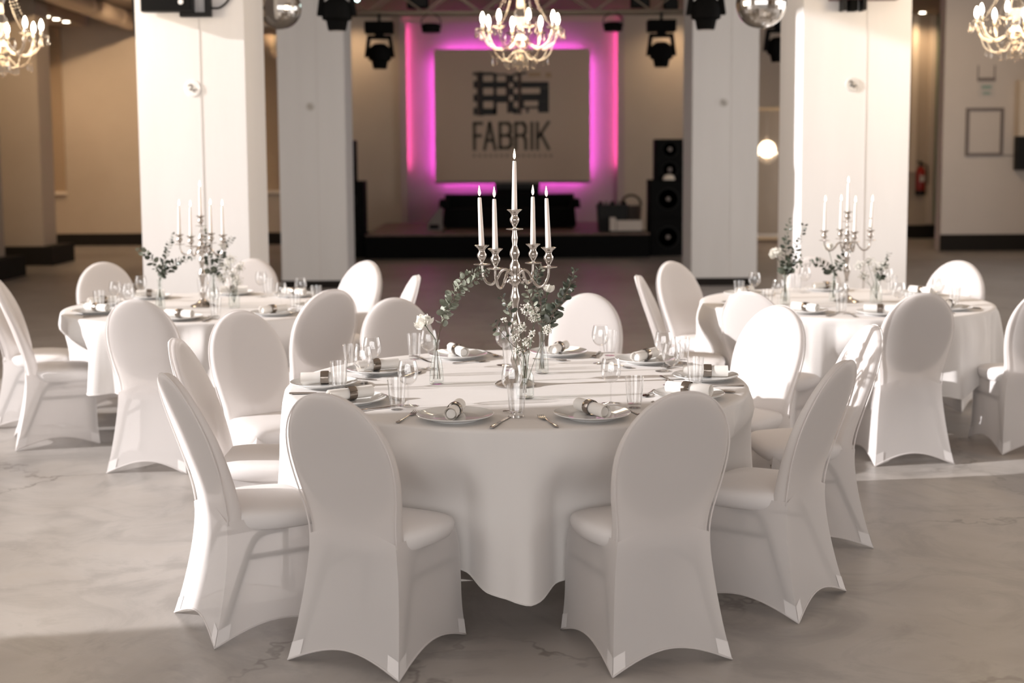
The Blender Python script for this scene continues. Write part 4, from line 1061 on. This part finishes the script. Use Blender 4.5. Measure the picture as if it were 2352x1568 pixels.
def place(tab, phrase, pc, nap_rz, wine, tumb, full=True):
    c, Rt = TABLES[tab]; tn = TNAME[tab]
    n = (c-pc).normalized(); rgt = Vector((n.y, -n.x)); rz = -math.atan2(n.x, n.y)
    where = 'at %s of %s' % (phrase, tn)
    o = obj('dinner_plate', plate_p, None, (pc.x, pc.y, TOP)); tag(o, 'round white dinner plate %s' % where, 'plate', 'dinner plates')
    napkin(pc.x, pc.y, TOP+0.0085, nap_rz, 'rolled white napkin in silver ring %s' % where)
    ware('wine_glass', wine.x, wine.y, TOP, random.uniform(0, 6), 'stemmed wine glass %s' % where, 'wine glass', 'wine glasses')
    ware('tumbler', tumb.x, tumb.y, TOP, random.uniform(0, 6), 'straight clear water tumbler %s' % where, 'glass', 'water tumblers')
    if full:
        p = pc-rgt*0.175-n*0.02; ware('table_fork', p.x, p.y, TOP, rz+random.uniform(-0.08, 0.08), 'steel table fork left of the plate %s' % where, 'fork', 'table forks')
        p = pc+rgt*0.175-n*0.02; ware('table_knife', p.x, p.y, TOP, rz+random.uniform(-0.08, 0.08), 'steel table knife right of the plate %s' % where, 'knife', 'table knives')
        p = pc+n*0.165+rgt*0.0; ware('dessert_spoon', p.x, p.y, TOP, rz+PI/2+random.uniform(-0.15, 0.15), 'steel dessert spoon above the plate %s' % where, 'spoon', 'dessert spoons')
for ph, (pp_, np_, wp, tp_) in FR.items():
    g = ground(pp_[0], pp_[1], TOP+0.012); pc = Vector((g.x, g.y)); c = TABLES['front'][0]
    d = pc-c
    if d.length > 0.79: pc = c+d.normalized()*0.79
    a = ground(np_[0], np_[1], TOP+0.03); b_ = ground(np_[2], np_[3], TOP+0.03)
    nz = math.atan2(b_.y-a.y, b_.x-a.x)
    wv_ = ground(wp[0], wp[1], TOP); tv = ground(tp_[0], tp_[1], TOP)
    place('front', ph, pc, nz, Vector((wv_.x, wv_.y)), Vector((tv.x, tv.y)))
rn = random.Random(3)
for tab in ('left', 'right'):
    for ph, p, f in SEATS[tab]:
        c, Rt = TABLES[tab]
        d = (p-c).normalized(); pc = c+d*0.70; n = -d; rgt = Vector((n.y, -n.x))
        wn = pc+n*0.15+rgt*0.16; tb = pc+n*0.06+rgt*0.20
        place(tab, ph, pc, -math.atan2(n.x, n.y)+rn.uniform(-0.7, 0.7), wn, tb, full='near' in ph or 'front' in ph)

# ------------------------------------------------------------------ candelabra
def candelabrum(loc, rz, label):
    t = thing('candelabrum', label, 'candelabrum', loc, rz, 'silver candelabra')
    MB().lathe([(0.0, 0.0), (0.082, 0.0), (0.084, 0.006), (0.075, 0.014), (0.05, 0.024), (0.03, 0.040), (0.018, 0.055), (0.016, 0.062)], 36).build('base', SILVER, t)
    prof = [(0.014, 0.058), (0.012, 0.075), (0.020, 0.10), (0.014, 0.125), (0.011, 0.15), (0.012, 0.19), (0.019, 0.225), (0.024, 0.245), (0.019, 0.265), (0.012, 0.285), (0.0105, 0.30), (0.014, 0.325), (0.019, 0.345), (0.0195, 0.355), (0.014, 0.375), (0.011, 0.392), (0.012, 0.40), (0.021, 0.412), (0.020, 0.425), (0.016, 0.435), (0.018, 0.452), (0.022, 0.465), (0.021, 0.482), (0.013, 0.496), (0.012, 0.505), (0.0205, 0.523), (0.0205, 0.533), (0.012, 0.552), (0.0095, 0.562), (0.013, 0.585), (0.0125, 0.592), (0.009, 0.612), (0.009, 0.622)]
    MB().lathe(prof, 20).build('stem', SILVER, t)
    cupp = [(0.006, -0.004), (0.034, 0.0), (0.0355, 0.002), (0.034, 0.0035), (0.007, 0.005), (0.006, 0.010), (0.011, 0.018), (0.019, 0.034), (0.0195, 0.042), (0.013, 0.052), (0.0125, 0.058), (0.017, 0.066), (0.029, 0.076), (0.0305, 0.0785), (0.028, 0.0785), (0.014, 0.068), (0.0, 0.066)]
    cup = MB().lathe(cupp, 24).mesh('candle_cup', SILVER, True, 60)
    arm = MB().tube(bez([(0.015, 0, 0.44), (0.04, 0, 0.462), (0.065, 0, 0.452), (0.085, 0, 0.42), (0.108, 0, 0.400), (0.135, 0, 0.408), (0.152, 0, 0.44), (0.155, 0, 0.475)], 6), 0.0058, 8).mesh('arm', SILVER)
    curl = MB().tube(bez([(0.020, 0, 0.425), (0.034, 0, 0.412), (0.042, 0, 0.424), (0.034, 0, 0.433)], 6), [0.0045]*6*3+[0.006], 8).mesh('scroll', SILVER)
    obj('candle_cup', cup, t, (0, 0, 0.622))
    spots = [(0, 0, 0.622)]
    for k in range(4):
        a = PI/2*k
        obj('arm', arm, t, (0, 0, 0), (0, 0, a)); obj('scroll', curl, t, (0, 0, 0), (0, 0, a))
        p = (0.155*math.cos(a), 0.155*math.sin(a), 0.477); obj('candle_cup', cup, t, p); spots.append(p)
    return t, spots
can_me = MB().lathe([(0.0115, 0.0), (0.0113, 0.02), (0.0085, 0.17), (0.0075, 0.203), (0.006, 0.2075), (0.0, 0.207)], 16).mesh('wax', WAX, True, 60)
wick_me = MB().tube([(0, 0, 0.205), (0.0005, 0, 0.213), (0.002, 0, 0.218)], 0.0012, 6).mesh('wick', WICK)
fl_me = MB().lathe([(0.0, 0.214), (0.003, 0.217), (0.0052, 0.224), (0.0050, 0.232), (0.0030, 0.243), (0.0012, 0.252), (0.0, 0.257)], 12).mesh('flame', FLAME)
def candle(loc, label, tilt, sc_=1.0):
    t = thing('taper_candle', label, 'candle', loc, 0, 'lit taper candles')
    t.rotation_euler = tilt; t.scale = (sc_,)*3
    obj('wax', can_me, t); obj('wick', wick_me, t); obj('flame', fl_me, t)
CANDPOS = {'front': ((1184, 884), R(330), ['centre candle', 'right front candle', 'right back candle', 'left back candle', 'left front candle']),
           'left': ((468, 706), R(-12), ['centre candle', 'right candle', 'back right candle', 'left candle', 'front candle']),
           'right': ((1942, 700), R(2), ['centre candle', 'right candle', 'back candle', 'left candle', 'front candle'])}
for tab, (px, rz, names) in CANDPOS.items():
    g = ground(px[0], px[1], TOP)
    if tab != 'front':
        c = TABLES[tab][0]; g = Vector((at(px[0], 690, c.y).x, c.y-0.02, TOP))
    loc = (g.x, g.y, TOP)
    cd, spots = candelabrum(loc, rz, 'tall silver five-candle candelabrum in the middle of %s' % TNAME[tab])
    rnd = random.Random(tab)
    tilts = [(0, 0.005, 0), (0.0, -0.035, 0), (0, 0.0, 0), (0, -0.035, 0), (0, -0.012, 0)] if tab == 'front' else [(0, 0, 0), (0, 0.04 if tab == 'right' else 0, 0), (0, 0, 0), (0, 0.01, 0), (0, 0.01, 0)]
    nm_order = {'front': ['centre candle', 'right front candle', 'right back candle', 'left back candle', 'left front candle']}.get(tab, names)
    sc3 = (1.0, 1.0, 1.022) if tab == 'front' else (0.95, 0.95, 0.82)
    cd.scale = sc3
    for i, s in enumerate(spots):
        p = Vector((s[0]*sc3[0], s[1]*sc3[1], (s[2]+0.0665)*sc3[2]-0.0665)); p.rotate(Euler((0, 0, rz)))
        candle((loc[0]+p.x, loc[1]+p.y, loc[2]+p.z+0.0665), 'lit white taper candle, the %s in the candelabrum of %s' % (nm_order[i], TNAME[tab]), tilts[i], 1.0 if tab == 'front' else 0.9)

# ------------------------------------------------------------------ bottles and flowers
bneck = [(0.0, 0.003), (0.024, 0.0), (0.029, 0.003), (0.0295, 0.012), (0.0275, 0.05), (0.022, 0.09), (0.014, 0.118), (0.0115, 0.135), (0.0115, 0.165), (0.0135, 0.168), (0.0135, 0.178), (0.0115, 0.180), (0.0100, 0.176), (0.0095, 0.135), (0.012, 0.118), (0.020, 0.09), (0.0255, 0.05), (0.0275, 0.012), (0.024, 0.008), (0.0, 0.008)]
bround = [(0.0, 0.003), (0.030, 0.0), (0.034, 0.003), (0.035, 0.015), (0.035, 0.07), (0.032, 0.088), (0.022, 0.108), (0.0135, 0.12), (0.0125, 0.135), (0.0125, 0.158), (0.0155, 0.161), (0.0155, 0.170), (0.013, 0.172), (0.0108, 0.168), (0.0108, 0.135), (0.0125, 0.12), (0.020, 0.107), (0.030, 0.087), (0.033, 0.07), (0.033, 0.015), (0.03, 0.009), (0.0, 0.009)]
def bottle(x, y, prof, label, sc=1.0, base_split=0.012):
    t = thing('bottle_vase', label, 'bottle', (x, y, TOP), 0, 'glass bottles used as vases')
    MB().lathe([(r*sc, z*sc) for r, z in prof], 26, None, False).build('body', BOTGL, t, ang=70)
    h = max(z for r, z in prof)*sc
    MB().lathe([(0.0145*sc, h-0.012*sc), (0.0155*sc, h-0.008*sc), (0.0155*sc, h-0.002*sc), (0.0145*sc, h)], 20, None, False).build('lip', BOTGL, t)
    return h
def leafmesh(L_, W_, m_, cup):
    mbb = MB(); n = 12; c = (0, L_*0.5, 0.0); mbb.v.append((0, L_*0.5, -cup))
    for k in range(n):
        a = 2*PI*k/n; u = 0.5-0.5*math.cos(a)
        mbb.v.append((W_*0.5*math.sin(a)*(1.05-0.25*u), L_*u, cup*0.3*abs(math.sin(a))))
    for k in range(n): mbb.f.append((0, 1+k, 1+(k+1) % n))
    return mbb.mesh('leaf', m_)
LM = {'grey': [leafmesh(0.034, 0.030, LEAF, 0.004), leafmesh(0.028, 0.024, LEAF, 0.003), leafmesh(0.022, 0.018, LEAF, 0.002)],
      'dark': [leafmesh(0.034, 0.028, LEAFD, 0.004), leafmesh(0.028, 0.022, LEAFD, 0.003), leafmesh(0.022, 0.017, LEAFD, 0.002)],
      'broad': [leafmesh(0.065, 0.048, LEAFD, 0.008)]*3, 'mix': None}
LM['mix'] = [LM['grey'][0], LM['dark'][1], LM['dark'][2]]
def branch(pts, n, kind, label, seed, sz=1.0, start=0.35, end=1.0, name='eucalyptus_branch', pair=True, group='eucalyptus branches'):
    rnd = random.Random(seed); path = bez(pts, 8); o = path[0]
    t = thing(name, label, 'branch', o, 0, group)
    loc = [p-o for p in path]; N_ = len(loc)
    MB().tube(loc, [0.0022*sz*(1-0.6*i/N_) for i in range(N_)], 6).build('stem', TWIG if kind != 'dark' else STEMG, t)
    for i in range(n):
        u = start+(end-start)*(i+0.5)/n; q = u*(N_-1); k = min(int(q), N_-2); p = loc[k].lerp(loc[k+1], q-k)
        tg = (loc[k+1]-loc[k]).normalized()
        ax = Vector((rnd.uniform(-1, 1), rnd.uniform(-1, 1), rnd.uniform(-1, 1))); side = tg.cross(ax).normalized()
        for s in ((1, -1) if pair else (1,)):
            d = (side*s+tg*rnd.uniform(0.15, 0.7)).normalized()
            me = LM[kind][0 if u < 0.55 else (1 if u < 0.8 else 2)] if kind != 'mix' else rnd.choice(LM['mix'])
            up = Vector((rnd.uniform(-1, 1), rnd.uniform(-1, 1), rnd.uniform(-1, 1)))
            x = d.cross(up).normalized(); z = x.cross(d)
            lo = obj('leaf', me, t); M = Matrix((x, d, z)).transposed().to_4x4(); M.translation = p+d*0.006
            sc_ = sz*1.12*rnd.uniform(0.75, 1.1)*(1.0 if u < 0.7 else 1.0-0.35*(u-0.7)/0.3)
            lo.matrix_local = M @ Matrix.Scale(sc_, 4)
    return t
petm = MB(); 
for i in range(5):
    for j in range(5):
        u, v = i/4-0.5, j/4; w_ = (0.4+1.2*math.sin(PI*min(1, v*0.62+0.1)))*0.016
        petm.v.append((u*w_*1.7, 0.004+0.022*v-0.006*abs(u)*v, 0.012*v*v+0.010*(abs(u)*2)**2*v))
for i in range(4):
    for j in range(4): petm.f.append((i*5+j, (i+1)*5+j, (i+1)*5+j+1, i*5+j+1))
petm = petm.mesh('petal', PETAL)
def flower(pts, rad, label, seed, nlay=(5, 7, 8), name='white_carnation', tight=0.0):
    rnd = random.Random(seed); path = bez(pts, 6); o = path[0]
    t = thing(name, label, 'flower', o, 0, 'white flowers in bottles')
    loc = [p-o for p in path]; MB().tube(loc, 0.0018, 6).build('stem', STEMG, t)
    tip = loc[-1]; d = (loc[-1]-loc[-3]).normalized(); q = d.to_track_quat('Z', 'Y').to_matrix().to_4x4()
    MB().lathe([(0.0, -0.012), (0.005, -0.008), (0.007, 0.004), (0.004, 0.012), (0.0, 0.014)], 10, Matrix.Translation(tip) @ q).build('calyx', STEMG, t)
    sc_ = rad/0.026
    if name == 'white_carnation':
        for k in range(46):
            el = math.asin(min(1, 0.02+0.98*((k+0.5)/46))); a = k*2.39996+rnd.uniform(-0.3, 0.3)
            M = Matrix.Translation(tip) @ q @ Matrix.Rotation(a, 4, 'Z') @ Matrix.Rotation(el-0.15, 4, 'X') @ Matrix.Rotation(rnd.uniform(-0.9, 0.9), 4, 'Y') @ Matrix.Scale(sc_*rnd.uniform(0.72, 0.98), 4)
            po = obj('petal', petm, t); po.matrix_local = M
        nlay = ()
    for li, cnt in enumerate(nlay):
        for k in range(cnt):
            a = 2*PI*k/cnt+li*0.5+rnd.uniform(-0.2, 0.2); til = (1.25-0.42*li+rnd.uniform(-0.15, 0.15))
            til = til+tight*(1.2-til)*0.55
            M = Matrix.Translation(tip) @ q @ Matrix.Rotation(a, 4, 'Z') @ Matrix.Rotation(til, 4, 'X') @ Matrix.Scale(sc_*(0.75+0.14*li), 4)
            po = obj('petal', petm, t); po.matrix_local = M
    return t
blm = MB().lathe([(0.0, -0.003), (0.003, -0.001), (0.0034, 0.0015), (0.0, 0.0035)], 5)
def gyps(base, centers, label, seed, sz=1.0, n=60):
    rnd = random.Random(seed)
    t = thing('gypsophila_spray', label, 'flower', base, 0, 'gypsophila sprays')
    tw_ = MB(); bl = MB()
    for (c, r, cnt) in centers:
        c = Vector(c)-Vector(base); k0 = Vector((0, 0, 0)); mid = c*0.55+Vector((rnd.uniform(-.008, .008), rnd.uniform(-.008, .008), 0))
        tw_.tube(bez([k0, mid, c-Vector((0, 0, r*0.8))], 4), 0.0009*sz, 4)
        for i in range(int(cnt*1.7)):
            v = Vector((rnd.gauss(0, 1), rnd.gauss(0, 1), rnd.gauss(0, 1))).normalized()*r*rnd.uniform(0.35, 1.0)
            p = c+v
            if i % 3 == 0: tw_.tube([c-Vector((0, 0, r*0.8)), c+v*0.3, p], 0.0005*sz, 3)
            q = rnd.uniform(0.6, 1.05)*sz
            bl.lathe([(0.0, -0.003*q), (0.0032*q, -0.001*q), (0.0036*q, 0.0015*q), (0.0, 0.0035*q)], 5, Matrix.Translation(p) @ Euler((rnd.uniform(-1, 1), rnd.uniform(-1, 1), 0)).to_matrix().to_4x4(), False)
    tw_.build('twigs', STEMG, t)
    o = bl.build('blossoms', PETAL, t); o['kind'] = 'stuff'
    return t
def wp(px, py, Y, dy=0.0): return at(px, py, Y+dy)
# front table: three bottles
g1 = ground(1003, 881, TOP); g2 = ground(1245, 857, TOP); g3 = ground(1206, 914, TOP)
bottle(g1.x, g1.y, bneck, 'slender clear bottle left of the candelabrum on the front table', 1.02)
bottle(g2.x, g2.y, bneck, 'slender clear bottle right of the candelabrum on the front table', 1.0)
bottle(g3.x, g3.y, bround, 'round-shouldered clear bottle in front of the candelabrum on the front table', 1.02)
Y1, Y2, Y3 = g1.y, g2.y, g3.y
def inb(g, dx=0.0, dy=0.0, z=0.02): return Vector((g.x+dx, g.y+dy, TOP+z))
branch([inb(g1, -0.012), inb(g1, 0.0, 0, 0.15), wp(1016, 735, Y1), wp(1036, 685, Y1, 0.01), wp(1068, 640, Y1, 0.02), wp(1098, 622, Y1, 0.04), wp(1112, 616, Y1, 0.05)], 34, 'grey', 'eucalyptus branch arching right from the left bottle on front table', 1, 0.92, 0.30, 0.98)
branch([inb(g1, 0.014), inb(g1, 0.003, 0, 0.15), wp(1022, 730, Y1), wp(1050, 672, Y1, -0.02), wp(1095, 640, Y1, -0.01), wp(1122, 622, Y1, 0.0)], 24, 'grey', 'shorter inner eucalyptus branch in the left bottle on front table', 2, 0.85, 0.38, 1.0)
flower([inb(g1, 0.004, 0.006), inb(g1, -0.001, 0, 0.17), wp(984, 758, Y1), wp(976, 744, Y1)], 0.036, 'fluffy white carnation leaning left from the left bottle on front table', 4, (5, 8, 9, 9), 'white_carnation', 0.0)
branch([inb(g2, -0.01), inb(g2, 0, 0, 0.15), wp(1243, 740, Y2), wp(1240, 690, Y2), wp(1232, 645, Y2), wp(1243, 612, Y2)], 24, 'mix', 'upright eucalyptus branch in the right bottle on front table', 6, 1.0, 0.40, 1.0)
branch([inb(g2, 0.006, 0.01), inb(g2, 0.002, 0, 0.16), wp(1256, 735, Y2, 0.02), wp(1285, 698, Y2, 0.03), wp(1308, 655, Y2, 0.03), wp(1320, 618, Y2, 0.03)], 25, 'dark', 'eucalyptus branch reaching right from the right bottle on front table', 8, 1.05, 0.36, 1.0)
branch([inb(g2, 0.0, -0.01), inb(g2, -0.002, 0, 0.16), wp(1232, 725, Y2, -0.02), wp(1215, 680, Y2, -0.02), wp(1206, 645, Y2, -0.02)], 10, 'grey', 'short eucalyptus branch leaning left in the right bottle on front table', 9, 0.95, 0.5, 1.0)
branch([inb(g2, 0.008, -0.006), inb(g2, 0.003, 0, 0.155), wp(1262, 745, Y2, -0.03), wp(1272, 715, Y2, -0.03)], 3, 'broad', 'sprig of broad dark leaves at the right bottle neck on front table', 10, 0.85, 0.5, 1.0, 'leafy_sprig', True, 'leafy sprigs')
flower([inb(g2, -0.004, 0.004), inb(g2, 0.0, 0, 0.17), wp(1252, 700, Y2), wp(1258, 672, Y2)], 0.030, 'half-open white rose above the right bottle on front table', 12, (5, 5, 5), 'white_rose', 0.75)
b3 = inb(g3, 0, 0, 0.03)
gc = [((1208, 710), 0.026, 60), ((1196, 752), 0.026, 60), ((1226, 728), 0.024, 40), ((1185, 775), 0.022, 35), ((1258, 757), 0.022, 45), ((1212, 785), 0.024, 45), ((1190, 803), 0.02, 30), ((1158, 735), 0.014, 16), ((1233, 712), 0.014, 14), ((1222, 768), 0.018, 25)]
gyps(b3, [(wp(x, y, Y3, random.uniform(-0.04, 0.04)), r, n) for (x, y), r, n in gc], 'cloud of white gypsophila in the round-shouldered bottle on front table', 14, 1.0)
branch([inb(g3, -0.006, 0, 0.02), inb(g3, 0, 0, 0.16), wp(1180, 770, Y3), wp(1172, 715, Y3), wp(1150, 680, Y3)], 9, 'mix', 'small eucalyptus branch left of the gypsophila on front table', 16, 1.0, 0.45, 1.0)
branch([inb(g3, 0.004, 0.01, 0.02), inb(g3, 0, 0, 0.16), wp(1175, 790, Y3, -0.02), wp(1145, 755, Y3, -0.03), wp(1133, 740, Y3, -0.03)], 5, 'mix', 'tiny eucalyptus twig low left in the gypsophila bottle on front table', 17, 0.8, 0.55, 1.0)
# rear tables
def rb(px, tab, dy): c = TABLES[tab][0]; Y = c.y+dy; p = at(px, 690, Y); return Vector((p.x, Y, TOP))
h1 = rb(368, 'left', -0.18); h2 = rb(492, 'left', 0.12); h3 = rb(538, 'left', -0.12)
bottle(h1.x, h1.y, bneck, 'slender bottle left of the candelabrum on the rear left table', 1.05)
bottle(h2.x, h2.y, bneck, 'slender bottle just right of the candelabrum on the rear left table', 1.05)
bottle(h3.x, h3.y, bround, 'round-shouldered bottle with gypsophila on the rear left table', 1.0)
branch([inb(h1), inb(h1, 0, 0, 0.17), wp(372, 630, h1.y), wp(380, 590, h1.y), wp(397, 535, h1.y)], 20, 'dark', 'upright eucalyptus branch in left bottle of the rear left table', 31, 1.15, 0.42)
branch([inb(h1, -0.01), inb(h1, 0, 0, 0.17), wp(362, 625, h1.y), wp(345, 590, h1.y), wp(316, 572, h1.y)], 12, 'mix', 'eucalyptus branch leaning left in left bottle of the rear left table', 32, 1.15, 0.5)
branch([inb(h1, 0.01), inb(h1, 0, 0, 0.17), wp(385, 620, h1.y), wp(410, 600, h1.y), wp(450, 592, h1.y)], 12, 'dark', 'drooping eucalyptus branch reaching right on the rear left table', 33, 1.15, 0.42)
branch([inb(h2), inb(h2, 0, 0, 0.17), wp(485, 625, h2.y), wp(478, 580, h2.y), wp(465, 520, h2.y)], 20, 'mix', 'upright eucalyptus branch behind the rear left candelabrum stem', 34, 1.15, 0.4)
branch([inb(h2, 0.01), inb(h2, 0, 0, 0.17), wp(498, 625, h2.y), wp(510, 580, h2.y), wp(535, 545, h2.y)], 18, 'dark', 'eucalyptus branch reaching right beside the rear left candelabrum', 35, 1.15, 0.4)
flower([inb(h2, 0, 0.01), inb(h2, 0, 0, 0.17), wp(505, 600, h2.y), wp(512, 572, h2.y)], 0.032, 'white rose beside the rear left candelabrum', 36, (5, 5, 5), 'white_rose', 0.75)
gyps(inb(h3, 0, 0, 0.03), [(wp(x, y, h3.y, random.uniform(-.04, .04)), 0.04, 55) for x, y in ((520, 612), (535, 630), (550, 612), (512, 640), (530, 595), (545, 645))], 'cloud of white gypsophila on the rear left table', 37, 1.25)
m1 = rb(1803, 'right', -0.15); m2 = rb(1915, 'right', 0.05); m3 = rb(2012, 'right', -0.1)
bottle(m1.x, m1.y, bneck, 'slender bottle left of the candelabrum on the rear right table', 1.05)
bottle(m2.x, m2.y, bneck, 'slender bottle close to the candelabrum on the rear right table', 1.05)
bottle(m3.x, m3.y, bround, 'round-shouldered bottle with gypsophila on the rear right table', 1.05)
branch([inb(m1), inb(m1, 0, 0, 0.17), wp(1803, 620, m1.y), wp(1806, 560, m1.y), wp(1815, 500, m1.y)], 18, 'dark', 'tall eucalyptus branch in left bottle of the rear right table', 41, 1.2, 0.38)
branch([inb(m1, 0.01), inb(m1, 0, 0, 0.17), wp(1812, 615, m1.y), wp(1830, 565, m1.y), wp(1848, 515, m1.y)], 20, 'dark', 'slanting eucalyptus branch in left bottle of the rear right table', 42, 1.2, 0.36)
branch([inb(m1, -0.01), inb(m1, 0, 0, 0.17), wp(1806, 630, m1.y), wp(1822, 605, m1.y), wp(1842, 590, m1.y)], 10, 'mix', 'short eucalyptus sprig in left bottle of the rear right table', 43, 1.0, 0.45)
flower([inb(m1, 0, 0.01), inb(m1, 0, 0, 0.17), wp(1792, 605, m1.y), wp(1783, 586, m1.y)], 0.040, 'white carnation leaning left on the rear right table', 44, (5, 8, 9, 9), 'white_carnation')
branch([inb(m2, 0.005), inb(m2, 0, 0, 0.17), wp(1910, 625, m2.y, -0.1), wp(1880, 603, m2.y, -0.12), wp(1828, 612, m2.y, -0.12)], 13, 'dark', 'drooping eucalyptus branch reaching left on the rear right table', 45, 1.1, 0.42)
branch([inb(m2, -0.005), inb(m2, 0, 0, 0.17), wp(1922, 620, m2.y), wp(1938, 585, m2.y), wp(1962, 540, m2.y)], 11, 'dark', 'eucalyptus branch reaching right behind the rear right candelabrum', 46, 1.2, 0.45)
flower([inb(m2, 0, 0.01), inb(m2, 0, 0, 0.17), wp(1910, 600, m2.y), wp(1904, 575, m2.y)], 0.038, 'cream rose beside the rear right candelabrum', 47, (5, 5, 5), 'white_rose', 0.6)
gyps(inb(m3, 0, 0, 0.03), [(wp(x, y, m3.y, random.uniform(-.04, .04)), 0.04, 45) for x, y in ((1975, 610), (1995, 600), (2012, 615), (1985, 632), (2030, 608))], 'cloud of white gypsophila on the rear right table', 48, 1.25)
branch([inb(m3, 0.006), inb(m3, 0, 0, 0.17), wp(2018, 640, m3.y), wp(2030, 610, m3.y), wp(2042, 580, m3.y)], 12, 'dark', 'eucalyptus branch right of the gypsophila on the rear right table', 49, 1.15, 0.45)
